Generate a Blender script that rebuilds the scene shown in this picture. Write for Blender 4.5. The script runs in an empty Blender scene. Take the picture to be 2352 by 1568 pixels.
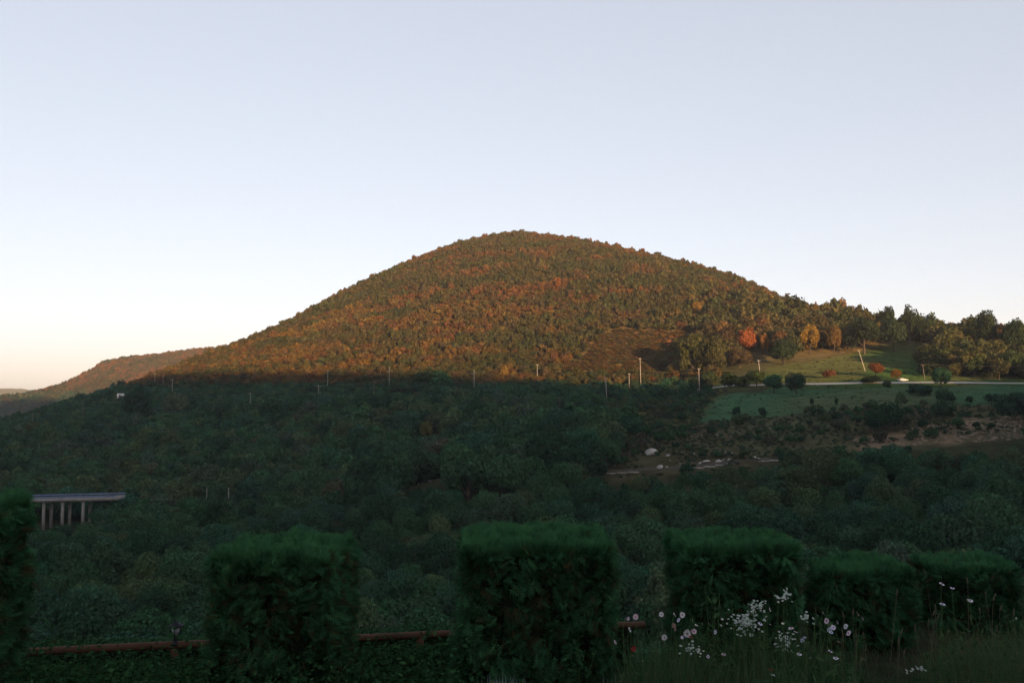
import bpy, math, random
import numpy as np
from mathutils import Vector, Matrix

R = np.random.RandomState(7)
random.seed(7)
SC = bpy.context.scene
COL = SC.collection

# ------------------------------------------------------------------ camera, sky, sun, exposure
F, CX, CY, VH = 2037.0, 1176.0, 784.0, 905.0          # focal length and picture centre in pixels of a 2352 wide picture
PITCH = math.atan((VH - CY) / F)
cam_d = bpy.data.cameras.new('camera')
cam_d.sensor_width = 36.0
cam_d.lens = 36.0 * F / 2352.0
cam_d.clip_start = 0.1
cam_d.clip_end = 40000.0
cam = bpy.data.objects.new('camera', cam_d)
COL.objects.link(cam)
cam.location = (0, 0, 0)
cam.rotation_euler = (math.pi / 2 + PITCH, 0, 0)
SC.camera = cam

SUN_AZ = math.radians(20.0)        # behind the camera, to the right
SUN_EL = math.radians(4.57)
to_sun = Vector((math.sin(SUN_AZ) * math.cos(SUN_EL), -math.cos(SUN_AZ) * math.cos(SUN_EL), math.sin(SUN_EL)))

world = bpy.data.worlds.new('World')
SC.world = world
world.use_nodes = True
wn, wl = world.node_tree.nodes, world.node_tree.links
wn.clear()
sky = wn.new('ShaderNodeTexSky')
sky.sky_type = 'NISHITA'
sky.sun_disc = False
sky.sun_elevation = SUN_EL
sky.sun_rotation = math.pi - SUN_AZ
sky.altitude = 500.0
sky.air_density = 0.5
sky.dust_density = 2.0
sky.ozone_density = 2.2
bg = wn.new('ShaderNodeBackground')
bg.inputs['Strength'].default_value = 0.15
wo = wn.new('ShaderNodeOutputWorld')
gm = wn.new('ShaderNodeGamma')            # compresses the sky's tonal range
gm.inputs['Gamma'].default_value = 0.42
wbal = wn.new('ShaderNodeMix'); wbal.data_type = 'RGBA'; wbal.blend_type = 'MULTIPLY'
wbal.inputs[0].default_value = 1.0
wbal.inputs[7].default_value = (1.71, 1.325, 1.115, 1)
wl.new(sky.outputs['Color'], gm.inputs['Color'])
wl.new(gm.outputs['Color'], wbal.inputs[6])
wl.new(wbal.outputs[2], bg.inputs['Color'])
wl.new(bg.outputs['Background'], wo.inputs['Surface'])

sun_d = bpy.data.lights.new('sun', 'SUN')
sun_d.energy = 3.7
sun_d.color = (1.0, 0.585, 0.27)
sun_d.angle = math.radians(0.5)
sun = bpy.data.objects.new('sun', sun_d)
COL.objects.link(sun)
sun.rotation_euler = (-to_sun).to_track_quat('-Z', 'Y').to_euler()

SC.view_settings.view_transform = 'Standard'
SC.view_settings.look = 'None'
SC.view_settings.gamma = 1.0
SC.view_settings.use_curve_mapping = False
SC.view_settings.exposure = 1.88
SC.render.engine = 'CYCLES'
SC.cycles.max_bounces = 6
SC.cycles.diffuse_bounces = 3
SC.cycles.transmission_bounces = 4
SC.cycles.volume_bounces = 1
SC.cycles.transparent_max_bounces = 8
SC.cycles.use_denoising = True
SC.cycles.denoiser = 'OPENIMAGEDENOISE'
SC.cycles.denoising_input_passes = 'RGB_ALBEDO_NORMAL'
SC.cycles.denoising_prefilter = 'NONE'
SC.cycles.sample_clamp_indirect = 3.0

# ------------------------------------------------------------------ helpers
def P(u, v, D):
    """world point at depth D (metres along +Y) seen at picture position u, v (2352 x 1568)"""
    a, b = (u - CX) / F, (CY - v) / F
    dy = math.cos(PITCH) - b * math.sin(PITCH)
    dz = math.sin(PITCH) + b * math.cos(PITCH)
    return np.array((a / dy * D, D, dz / dy * D))

def proj(x, y, z):
    d = y * math.cos(PITCH) + z * math.sin(PITCH)
    h = -y * math.sin(PITCH) + z * math.cos(PITCH)
    return CX + F * x / d, CY - F * h / d

def hash2(i, j, k):
    n = (i.astype(np.int64) * 374761393 + j.astype(np.int64) * 668265263 + k * 2147483647) & 0x7fffffff
    n = ((n ^ (n >> 13)) * 1274126177) & 0x7fffffff
    return ((n ^ (n >> 16)) & 0xffff) / 65535.0

def vnoise(x, y, k=0):
    x = np.asarray(x, float); y = np.asarray(y, float)
    i = np.floor(x); j = np.floor(y)
    fx, fy = x - i, y - j
    fx, fy = fx * fx * (3 - 2 * fx), fy * fy * (3 - 2 * fy)
    a, b = hash2(i, j, k), hash2(i + 1, j, k)
    c, d = hash2(i, j + 1, k), hash2(i + 1, j + 1, k)
    return (a * (1 - fx) + b * fx) * (1 - fy) + (c * (1 - fx) + d * fx) * fy

def fbm(x, y, k=0, o=4):
    s, a, t = 0, 1.0, 0
    for n in range(o):
        s = s + a * vnoise(np.asarray(x) * 2 ** n + 17.3 * n, np.asarray(y) * 2 ** n - 9.1 * n, k + n)
        t += a; a *= 0.5
    return s / t

def sstep(a, b, x):
    t = np.clip((x - a) / (b - a), 0, 1)
    return t * t * (3 - 2 * t)

def mesh_np(name, V, faces, mats=(), attrs=None, fmat=None, smooth=False):
    """faces: list of (M,k) int arrays"""
    me = bpy.data.meshes.new(name)
    V = np.asarray(V, np.float32)
    faces = [np.asarray(f, np.int32) for f in faces if len(f)]
    me.vertices.add(len(V))
    me.vertices.foreach_set('co', V.ravel())
    tot = np.concatenate([np.full(len(f), f.shape[1], np.int32) for f in faces])
    idx = np.concatenate([f.ravel() for f in faces])
    st = np.concatenate([[0], np.cumsum(tot)[:-1]]).astype(np.int32)
    me.loops.add(len(idx))
    me.loops.foreach_set('vertex_index', idx)
    me.polygons.add(len(tot))
    me.polygons.foreach_set('loop_start', st)
    for m in mats:
        me.materials.append(m)
    if fmat is not None:
        me.polygons.foreach_set('material_index', np.asarray(fmat, np.int32))
    me.update(calc_edges=True)
    if smooth:
        me.polygons.foreach_set('use_smooth', np.ones(len(tot), bool))
    for an, (typ, dom, data) in (attrs or {}).items():
        at = me.attributes.new(an, typ, dom)
        key = 'value' if typ in ('FLOAT', 'INT') else ('color' if typ == 'FLOAT_COLOR' else 'vector')
        at.data.foreach_set(key, np.asarray(data, np.int32 if typ == 'INT' else np.float32).ravel())
    return me

class MB:
    """collects shapes in one mesh"""
    def __init__(s): s.V, s.Q, s.T, s.n = [], [], [], 0
    def add(s, V, Q=None, T=None):
        V = np.asarray(V, float)
        s.V.append(V)
        if Q is not None and len(Q): s.Q.append(np.asarray(Q, int) + s.n)
        if T is not None and len(T): s.T.append(np.asarray(T, int) + s.n)
        s.n += len(V)
        return s
    def box(s, c, d, rz=0.0, taper=1.0):
        x, y, z = np.array(d) / 2.0
        V = np.array([(-x, -y, -z), (x, -y, -z), (x, y, -z), (-x, y, -z),
                      (-x * taper, -y * taper, z), (x * taper, -y * taper, z), (x * taper, y * taper, z), (-x * taper, y * taper, z)])
        cs, sn = math.cos(rz), math.sin(rz)
        V = np.stack([V[:, 0] * cs - V[:, 1] * sn, V[:, 0] * sn + V[:, 1] * cs, V[:, 2]], 1) + np.array(c)
        return s.add(V, [(0, 3, 2, 1), (4, 5, 6, 7), (0, 1, 5, 4), (1, 2, 6, 5), (2, 3, 7, 6), (3, 0, 4, 7)])
    def tube(s, pts, rad, n=6, cap=True):
        pts = np.asarray(pts, float)
        rad = np.full(len(pts), rad) if np.isscalar(rad) else np.asarray(rad, float)
        rings = []
        for i, p in enumerate(pts):
            t = pts[min(i + 1, len(pts) - 1)] - pts[max(i - 1, 0)]
            t = t / (np.linalg.norm(t) + 1e-9)
            a = np.cross(t, (0, 0, 1.0))
            if np.linalg.norm(a) < 1e-3: a = np.array((1.0, 0, 0))
            a /= np.linalg.norm(a); b = np.cross(t, a)
            th = np.arange(n) * 2 * math.pi / n
            rings.append(p + rad[i] * (np.outer(np.cos(th), a) + np.outer(np.sin(th), b)))
        V = np.concatenate(rings)
        Q = [(i * n + k, i * n + (k + 1) % n, (i + 1) * n + (k + 1) % n, (i + 1) * n + k)
             for i in range(len(pts) - 1) for k in range(n)]
        T = []
        if cap:
            V = np.concatenate([V, pts[:1], pts[-1:]])
            m = len(pts) * n
            T = [(m, (k + 1) % n, k) for k in range(n)] + [(m + 1, m - n + k, m - n + (k + 1) % n) for k in range(n)]
        return s.add(V, Q, T)
    def me(s, name, mat, smooth=False, attrs=None):
        return mesh_np(name, np.concatenate(s.V), ([np.concatenate(s.Q)] if s.Q else []) + ([np.concatenate(s.T)] if s.T else []),
                       [mat], smooth=smooth, attrs=attrs)

def tag(o, label=None, cat=None, group=None, kind=None):
    if label: o['label'] = label
    if cat: o['category'] = cat
    if group: o['group'] = group
    if kind: o['kind'] = kind
    return o

def link(name, me, parent=None, loc=None, kind=None):
    o = bpy.data.objects.new(name, me)
    COL.objects.link(o)
    if parent is not None: o.parent = parent
    if loc is not None: o.location = loc
    if kind: o['kind'] = kind
    return o

def thing(name, loc, label, cat, group=None, rz=0.0):
    o = link(name, None, None, loc)
    o.empty_display_size = 0.2
    o.rotation_euler = (0, 0, rz)
    return tag(o, label, cat, group)

# ------------------------------------------------------------------ materials
def new_mat(name):
    m = bpy.data.materials.new(name)
    m.use_nodes = True
    n, l = m.node_tree.nodes, m.node_tree.links
    n.clear()
    return m, n, l

def mat_plain(name, col, rough=0.8, var=0.25, scale=3.0, spec=0.2, bump=0.0, metal=0.0, coord='Object'):
    m, n, l = new_mat(name)
    out = n.new('ShaderNodeOutputMaterial')
    b = n.new('ShaderNodeBsdfPrincipled')
    b.inputs['Roughness'].default_value = rough
    b.inputs['Specular IOR Level'].default_value = spec
    b.inputs['Metallic'].default_value = metal
    tc = n.new('ShaderNodeTexCoord')
    nz = n.new('ShaderNodeTexNoise')
    nz.inputs['Scale'].default_value = scale
    nz.inputs['Detail'].default_value = 6
    l.new(tc.outputs[coord], nz.inputs['Vector'])
    mr = n.new('ShaderNodeMapRange')
    mr.inputs['From Min'].default_value = 0.3
    mr.inputs['From Max'].default_value = 0.7
    mr.inputs['To Min'].default_value = 1 - var
    mr.inputs['To Max'].default_value = 1 + var
    l.new(nz.outputs['Fac'], mr.inputs['Value'])
    vm = n.new('ShaderNodeVectorMath'); vm.operation = 'SCALE'
    vm.inputs[0].default_value = col
    l.new(mr.outputs['Result'], vm.inputs['Scale'])
    l.new(vm.outputs['Vector'], b.inputs['Base Color'])
    if bump:
        bp = n.new('ShaderNodeBump'); bp.inputs['Strength'].default_value = bump
        l.new(nz.outputs['Fac'], bp.inputs['Height']); l.new(bp.outputs['Normal'], b.inputs['Normal'])
    l.new(b.outputs['BSDF'], out.inputs['Surface'])
    return m

def leaf_shader(n, l, col_socket, transl=0.25, gloss=0.0):
    out = n.new('ShaderNodeOutputMaterial')
    d = n.new('ShaderNodeBsdfDiffuse'); t = n.new('ShaderNodeBsdfTranslucent'); mx = n.new('ShaderNodeMixShader')
    mx.inputs[0].default_value = transl
    l.new(col_socket, d.inputs['Color']); l.new(col_socket, t.inputs['Color'])
    l.new(d.outputs[0], mx.inputs[1]); l.new(t.outputs[0], mx.inputs[2])
    l.new(mx.outputs[0], out.inputs['Surface'])

def mat_tree_leaf():
    """each tree brings its leaf colour and any painted shade (tint); each leaf varies a little (leaf_var)"""
    m, n, l = new_mat('tree_leaves')
    at = n.new('ShaderNodeAttribute'); at.attribute_type = 'INSTANCER'; at.attribute_name = 'tint'
    lv = n.new('ShaderNodeAttribute'); lv.attribute_type = 'GEOMETRY'; lv.attribute_name = 'leaf_var'
    mr = n.new('ShaderNodeMapRange')
    mr.inputs['To Min'].default_value = 0.55; mr.inputs['To Max'].default_value = 1.5
    l.new(lv.outputs['Fac'], mr.inputs['Value'])
    vm = n.new('ShaderNodeVectorMath'); vm.operation = 'SCALE'
    l.new(at.outputs['Vector'], vm.inputs[0]); l.new(mr.outputs['Result'], vm.inputs['Scale'])
    leaf_shader(n, l, vm.outputs['Vector'], 0.32)
    return m

def mat_var_leaf(name, cols, transl=0.2):
    """leaf colour picked by the leaf_var attribute along a ramp"""
    m, n, l = new_mat(name)
    lv = n.new('ShaderNodeAttribute'); lv.attribute_name = 'leaf_var'
    rp = n.new('ShaderNodeValToRGB')
    e = rp.color_ramp.elements
    e[0].position = 0.0; e[0].color = (*cols[0], 1)
    e[1].position = 1.0; e[1].color = (*cols[-1], 1)
    for i, c in enumerate(cols[1:-1]):
        k = e.new((i + 1) / (len(cols) - 1)); k.color = (*c, 1)
    l.new(lv.outputs['Fac'], rp.inputs['Fac'])
    leaf_shader(n, l, rp.outputs['Color'], transl)
    return m

def mat_ground():
    m, n, l = new_mat('valley_soil_and_grass')
    at = n.new('ShaderNodeAttribute'); at.attribute_name = 'cover'
    tc = n.new('ShaderNodeTexCoord')
    n1 = n.new('ShaderNodeTexNoise'); n1.inputs['Scale'].default_value = 0.16; n1.inputs['Detail'].default_value = 9; n1.inputs['Roughness'].default_value = 0.7
    mp = n.new('ShaderNodeMapping'); mp.inputs['Scale'].default_value = (1, 1, 3)
    l.new(tc.outputs['Object'], mp.inputs['Vector']); l.new(mp.outputs['Vector'], n1.inputs['Vector'])
    mr = n.new('ShaderNodeMapRange'); mr.inputs['From Min'].default_value = 0.3; mr.inputs['From Max'].default_value = 0.7
    mr.inputs['To Min'].default_value = 0.55; mr.inputs['To Max'].default_value = 1.45
    l.new(n1.outputs['Fac'], mr.inputs['Value'])
    vm = n.new('ShaderNodeVectorMath'); vm.operation = 'SCALE'
    l.new(at.outputs['Color'], vm.inputs[0]); l.new(mr.outputs['Result'], vm.inputs['Scale'])
    d = n.new('ShaderNodeBsdfDiffuse'); d.inputs['Roughness'].default_value = 0.8
    bp = n.new('ShaderNodeBump'); bp.inputs['Strength'].default_value = 0.3; bp.inputs['Distance'].default_value = 0.8
    l.new(n1.outputs['Fac'], bp.inputs['Height']); l.new(bp.outputs['Normal'], d.inputs['Normal'])
    l.new(vm.outputs['Vector'], d.inputs['Color'])
    out = n.new('ShaderNodeOutputMaterial'); l.new(d.outputs[0], out.inputs['Surface'])
    return m

M_LEAF = mat_tree_leaf()
M_BARK = mat_plain('bark', (0.06, 0.05, 0.04), 0.95, 0.4, 8.0, 0.1)
M_GROUND = mat_ground()
M_SOIL = mat_plain('garden_soil', (0.022, 0.024, 0.014), 1.0, 0.5, 2.5, 0.05, 0.6)
M_ROAD = mat_plain('worn_asphalt', (0.32, 0.31, 0.29), 0.9, 0.2, 0.8, 0.2)
M_CONC = mat_plain('concrete', (0.19, 0.195, 0.19), 0.9, 0.18, 0.7, 0.2, 0.2)
M_LIME = mat_plain('limestone', (0.30, 0.30, 0.29), 0.95, 0.35, 1.6, 0.15, 0.6)
M_RUBBLE = mat_plain('rubble_stone', (0.16, 0.13, 0.095), 0.95, 0.4, 0.9, 0.1, 0.6)
M_POLE = mat_plain('weathered_pole', (0.40, 0.38, 0.35), 0.85, 0.2, 2.0, 0.2)
M_DARKPOLE = mat_plain('dark_wood_pole', (0.16, 0.14, 0.12), 0.9, 0.3, 2.0, 0.2)
M_WIRE = mat_plain('aluminium_wire', (0.2, 0.19, 0.18), 0.5, 0.05, 1.0, 0.5)
M_CER = mat_plain('ceramic', (0.35, 0.3, 0.26), 0.3, 0.05, 1.0, 0.5)

# ------------------------------------------------------------------ terrain
CH = math.cos(SUN_AZ); SH = math.sin(SUN_AZ)
def st(x, y):      # along the sunlight, across it
    return -SH * x + CH * y, CH * x + SH * y

ridge_line = [(-500, 1010, 600, 8), (-250, 980, 620, 8), (-100, 960, 640, 8), (0, 952, 650, 8), (130, 916, 680, 8), (250, 886, 720, 8), (330, 860, 750, 7),
              (400, 842, 790, 7), (470, 817, 820, 7), (530, 790, 850, 7), (600, 757, 880, 7), (680, 720, 905, 7), (760, 682, 930, 7), (830, 647, 950, 7),
              (900, 611, 965, 7), (960, 592, 980, 7), (1060, 555, 990, 7), (1120, 537, 995, 7), (1190, 526, 1000, 7), (1250, 531, 998, 7), (1330, 546, 985, 7),
              (1420, 563, 970, 7), (1500, 581, 950, 7), (1570, 600, 925, 7), (1640, 618, 900, 7), (1700, 650, 870, 7), (1760, 672, 840, 7),
              (1830, 694, 800, 8), (1900, 716, 760, 9), (1960, 728, 720, 11), (2020, 735, 680, 12), (2090, 742, 645, 13), (2150, 742, 620, 13),
              (2263, 758, 580, 14), (2352, 758, 550, 14), (2500, 780, 520, 12), (2750, 810, 500, 12), (3100, 850, 500, 12)]
ctrl = []
for u, v, D, h in ridge_line:
    p = P(u, v, D); p[2] -= h
    ctrl.append(p)
    for k in (1.16, 1.34):
        q = p * k; q[2] = max(p[2] - 0.30 * (k - 1) * D - 6, -45)
        ctrl.append(q)
body = [(-500, 1050, 500, 8), (-200, 990, 520, 8), (0, 966, 540, 8), (250, 905, 580, 8), (400, 872, 590, 8), (600, 863, 560, 8), (760, 862, 535, 8), (900, 864, 515, 8), (1050, 868, 500, 8),
        (1190, 870, 490, 8), (1400, 872, 478, 8), (1560, 878, 460, 7),
        (1660, 888, 440, 0), (1850, 882, 405, 0), (2090, 880, 382, 0), (2352, 880, 368, 0), (2650, 882, 362, 0), (3100, 890, 360, 0),
        (1790, 838, 480, 0), (1980, 808, 500, 0), (2090, 788, 510, 0), (2190, 850, 420, 0), (2352, 868, 388, 0), (2600, 865, 390, 0),
        (1650, 965, 330, 0), (1850, 945, 325, 0), (2100, 926, 322, 0), (2352, 915, 318, 0), (2650, 915, 318, 0), (1740, 905, 390, 0),
        (1340, 932, 380, 2), (1100, 932, 400, 6), (800, 924, 440, 6), (500, 928, 470, 7), (250, 964, 450, 8), (0, 1004, 430, 8), (-300, 1050, 420, 8),
        (1400, 1000, 300, 1), (1700, 1002, 290, 0), (2000, 988, 280, 0), (2352, 972, 272, 0), (2700, 970, 270, 0),
        (1100, 1012, 322, 8), (800, 1014, 345, 8), (500, 1014, 365, 8), (250, 1045, 365, 8), (0, 1085, 345, 8), (-300, 1110, 340, 8),
        (1400, 1085, 250, 0), (1560, 1076, 248, 0), (1750, 1057, 246, 0), (2000, 1050, 236, 4), (2352, 1034, 230, 5), (2700, 1034, 230, 5),
        (1000, 1108, 258, 0), (800, 1114, 280, 7), (500, 1115, 285, 8), (250, 1145, 258, 9), (60, 1150, 250, 9), (-250, 1160, 250, 9),
        (0, 1255, 190, 8), (500, 1235, 198, 8), (900, 1235, 198, 8), (1300, 1230, 188, 8), (1700, 1205, 180, 9), (2100, 1200, 172, 9), (2400, 1185, 166, 9), (2800, 1185, 166, 9),
        (-300, 1400, 130, 8), (0, 1402, 130, 8), (600, 1402, 128, 8), (1100, 1392, 124, 8), (1500, 1375, 118, 8), (2000, 1345, 110, 9), (2400, 1325, 104, 9), (2800, 1325, 104, 9)]
for u, v, D, h in body:
    p = P(u, v, D); p[2] -= h
    ctrl.append(p)
for x in (-160, -80, -25, 0, 25, 80, 160):
    for y, z in ((-60, -4.0), (-30, -4.0), (0, -3.9), (9, -4.2), (16, -7.2), (28, -13), (50, -24), (80, -33)):
        if y < 9 or abs(x) < 30 or y > 16:
            ctrl.append(np.array((x, y, z)))
for x, y, z in ((-600, 600, -25), (-700, 300, -42), (-400, 150, -40), (-300, 60, -30), (700, 500, 30), (600, 300, -5), (400, 150, -28), (300, 60, -24), (-300, 0, -6), (300, 0, -6)):
    ctrl.append(np.array((x, y, z), float))
ctrl = np.array(ctrl)

def tps_fit(pts):
    xy = pts[:, :2] / 500.0
    n = len(xy)
    r2 = ((xy[:, None] - xy[None]) ** 2).sum(-1)
    K = 0.5 * r2 * np.log(r2 + 1e-12)
    K[np.diag_indices(n)] += 2e-4
    Pm = np.c_[np.ones(n), xy]
    A = np.zeros((n + 3, n + 3)); A[:n, :n] = K; A[:n, n:] = Pm; A[n:, :n] = Pm.T
    return xy, np.linalg.solve(A, np.r_[pts[:, 2], 0, 0, 0])
T_xy, T_w = tps_fit(ctrl)

def tps(x, y):
    q = np.stack([np.ravel(x), np.ravel(y)], 1) / 500.0
    out = np.empty(len(q))
    for a in range(0, len(q), 20000):
        c = q[a:a + 20000]
        r2 = ((c[:, None] - T_xy[None]) ** 2).sum(-1)
        out[a:a + 20000] = (0.5 * r2 * np.log(r2 + 1e-12)) @ T_w[:-3] + T_w[-3] + c @ T_w[-2:]
    return out.reshape(np.shape(x))

# settle the skyline: lower or raise each crest point until the ground's own skyline stands at the surveyed angle
NR = len(ridge_line)
want = np.array([ctrl[3 * i][2] / ctrl[3 * i][1] for i in range(NR)])
for it in range(6):
    T_xy, T_w = tps_fit(ctrl)
    for i in range(NR):
        p = ctrl[3 * i]
        ks = np.linspace(0.75, 1.3, 40)
        zz = tps(p[0] * ks, p[1] * ks)
        err = (zz / (p[1] * ks)).max() - want[i]
        for j in range(3):
            ctrl[3 * i + j][2] -= err * p[1] * (0.9 if j == 0 else 0.9 + 0.5 * j)
T_xy, T_w = tps_fit(ctrl)

def crest(t):      # height of the ridge behind the camera that holds the valley in shade
    return np.interp(t, (-900, -224, -44, 68, 164, 288, 420, 900), (215, 168, 112, 101, 87.5, 66.5, 56, 46))

def garden_z(x, y):
    x = np.asarray(x, float); y = np.asarray(y, float)
    edge = 9.0 + 2.6 * sstep(0.6, 3.0, x)
    return -2.9 - 0.5 * np.maximum(y - edge, 0) - 0.06 * (vnoise(x * 0.9, y * 0.9, 3) - 0.5)

def terrain(x, y):
    x = np.asarray(x, float); y = np.asarray(y, float)
    s, t = st(x, y)
    z = np.clip(tps(x, y), -48, 260)
    rad = np.hypot(x, y)
    w = (1 - sstep(1150, 1700, rad)) * (1 - sstep(750, 1100, np.abs(x)))
    far = -46 + 10 * (fbm(x / 900, y / 900, 5) - 0.5)
    z = z * w + far * (1 - w)
    H = crest(t)
    k = np.where(s > -500, sstep(40, 500, -s), 1 - sstep(500, 1200, -s))
    rz = -4 + (H + 4) * k
    rz = np.where(s < -500, -46 + (H + 46) * (1 - sstep(500, 1300, -s)), rz)
    wb = sstep(20, 60, -s)
    z = z * (1 - wb) + rz * wb
    z = z + 2.2 * (fbm(x / 45, y / 45, 11) - 0.5) * sstep(60, 160, rad)
    g = (np.abs(x) < 20) & (y > -9) & (y < 19)
    z = np.where(g, np.minimum(z, garden_z(x, y) - 0.5), z)
    return z

def axis(lo, hi, step, far):
    a = list(np.arange(lo, hi + step, step))
    d = step
    while a[-1] < far:
        d *= 1.22; a.append(a[-1] + d)
    d = step; b = [a[0]]
    while b[-1] > -far:
        d *= 1.22; b.append(b[-1] - d)
    return np.array(b[1:][::-1] + a)

GX, GY = axis(-660, 640, 6.0, 4700), axis(-120, 1120, 6.0, 4700)
XX, YY = np.meshgrid(GX, GY)
ZZ = terrain(XX, YY)

def inpoly(u, v, poly):
    u = np.asarray(u, float); v = np.asarray(v, float)
    r = np.zeros(np.broadcast(u, v).shape, bool)
    n = len(poly)
    for i in range(n):
        x1, y1 = poly[i]; x2, y2 = poly[(i + 1) % n]
        c = ((y1 > v) != (y2 > v)) & (u < (x2 - x1) * (v - y1) / (y2 - y1 + 1e-9) + x1)
        r ^= c
    return r

# survey of the open ground, as seen from the garden terrace (bearing, height angle), kept to the distance it lies at
MEADOW = [(1640, 893), (1650, 876), (1755, 862), (1775, 843), (1850, 830), (1975, 806), (2025, 790), (2090, 784), (2165, 790), (2150, 822), (2110, 842), (2200, 864), (2300, 870), (2420, 872), (2420, 884)]
FIELD = [(1600, 972), (1655, 906), (1780, 893), (2420, 884), (2420, 918), (2200, 928), (1950, 944), (1830, 955), (1650, 972)]
SCRUBF = [(1425, 985), (1390, 950), (1300, 905), (1500, 896), (1660, 893), (1655, 912), (1600, 975)]
BARE = [(1440, 985), (1600, 970), (1950, 944), (2420, 922), (2420, 1006), (2180, 1018), (2000, 1030), (1780, 1048), (1770, 1066), (1560, 1092), (1390, 1098), (1420, 1050)]
BANK = [(1960, 1012), (2080, 988), (2180, 965), (2420, 950), (2420, 1004), (2150, 1020), (1980, 1030)]
SCRUBH = [(1290, 865), (1360, 775), (1430, 760), (1540, 764), (1590, 765), (1590, 795), (1530, 825), (1540, 868)]
RUST = [(1528, 800), (1535, 764), (1592, 762), (1590, 792), (1560, 806)]
SCRUBL = [(560, 935), (600, 905), (830, 893), (1200, 897), (1330, 903), (1320, 925), (1000, 935), (700, 940)]
def zones(x, y, z):
    ok = y > 60
    u, v = proj(x, np.where(ok, y, 60.0), z)
    near = ok & (y < 600)
    u = u + 90 * (fbm(x / 11, y / 11, 131, 3) - 0.5); v = v + 13 * (fbm(x / 14, y / 14, 137, 3) - 0.5)      # ragged edges
    f = lambda poly, lo, hi: inpoly(u, v, poly) & near & (y > lo) & (y < hi)
    return u, v, {'meadow': f(MEADOW, 355, 560), 'field': f(FIELD, 285, 430), 'scrubf': f(SCRUBF, 290, 450), 'bare': f(BARE, 215, 345),
                  'bank': f(BANK, 225, 300), 'scrubh': f(SCRUBH, 440, 640), 'rust': f(RUST, 470, 640), 'scrubl': f(SCRUBL, 380, 560)}

U_, V_, ZN = zones(XX, YY, ZZ)
n1 = fbm(XX / 30, YY / 30, 21); n2 = fbm(XX / 9, YY / 9, 31)
C = np.empty(XX.shape + (4,)); C[..., 3] = 1
def mixc(a, b, t): return np.array(a)[None, None] * (1 - t[..., None]) + np.array(b)[None, None] * t[..., None]
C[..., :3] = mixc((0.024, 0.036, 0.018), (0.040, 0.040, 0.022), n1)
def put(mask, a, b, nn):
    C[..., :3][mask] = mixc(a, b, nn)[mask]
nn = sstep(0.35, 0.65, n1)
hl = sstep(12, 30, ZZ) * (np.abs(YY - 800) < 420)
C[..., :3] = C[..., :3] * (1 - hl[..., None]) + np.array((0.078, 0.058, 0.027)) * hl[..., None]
put(ZN['bare'], (0.050, 0.048, 0.028), (0.050, 0.060, 0.032), nn)
put(ZN['scrubf'], (0.050, 0.058, 0.022), (0.075, 0.062, 0.030), nn)
put(ZN['scrubl'], (0.050, 0.058, 0.022), (0.075, 0.062, 0.030), nn)
put(ZN['scrubh'], (0.098, 0.066, 0.030), (0.082, 0.066, 0.029), nn)
put(ZN['rust'], (0.17, 0.070, 0.032), (0.13, 0.06, 0.028), nn)
put(ZN['field'], (0.034, 0.080, 0.042), (0.054, 0.070, 0.036), nn * 0.8)
put(ZN['meadow'], (0.030, 0.060, 0.020), (0.046, 0.056, 0.022), nn)
put(ZN['bank'], (0.150, 0.115, 0.080), (0.06, 0.058, 0.036), sstep(0.4, 0.62, n2))
ny, nx = XX.shape
ii = np.arange(ny * nx).reshape(ny, nx)
quads = np.stack([ii[:-1, :-1], ii[:-1, 1:], ii[1:, 1:], ii[1:, :-1]], -1).reshape(-1, 4)
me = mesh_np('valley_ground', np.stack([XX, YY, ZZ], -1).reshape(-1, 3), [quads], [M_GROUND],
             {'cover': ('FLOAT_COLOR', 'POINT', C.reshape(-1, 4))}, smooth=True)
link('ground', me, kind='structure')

def zat(x, y):
    """bilinear height on the ground sheet"""
    x = np.asarray(x, float); y = np.asarray(y, float)
    i = np.clip(np.searchsorted(GX, x) - 1, 0, nx - 2); j = np.clip(np.searchsorted(GY, y) - 1, 0, ny - 2)
    fx = (x - GX[i]) / (GX[i + 1] - GX[i]); fy = (y - GY[j]) / (GY[j + 1] - GY[j])
    return (ZZ[j, i] * (1 - fx) + ZZ[j, i + 1] * fx) * (1 - fy) + (ZZ[j + 1, i] * (1 - fx) + ZZ[j + 1, i + 1] * fx) * fy

def ground_at(u, v, lo=60.0, hi=1300.0):
    """where the line of sight meets the ground"""
    Ds = np.arange(lo, hi, 1.0)
    pts = np.array([P(u, v, D) for D in (lo, hi)])
    d = (pts[1] - pts[0]) / (hi - lo)
    X = pts[0] + (Ds - lo)[:, None] * d
    below = X[:, 2] <= zat(X[:, 0], X[:, 1])
    k = int(np.argmax(below)) if below.any() else len(Ds) - 1
    return np.array((X[k, 0], X[k, 1], float(zat(X[k, 0], X[k, 1]))))

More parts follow.
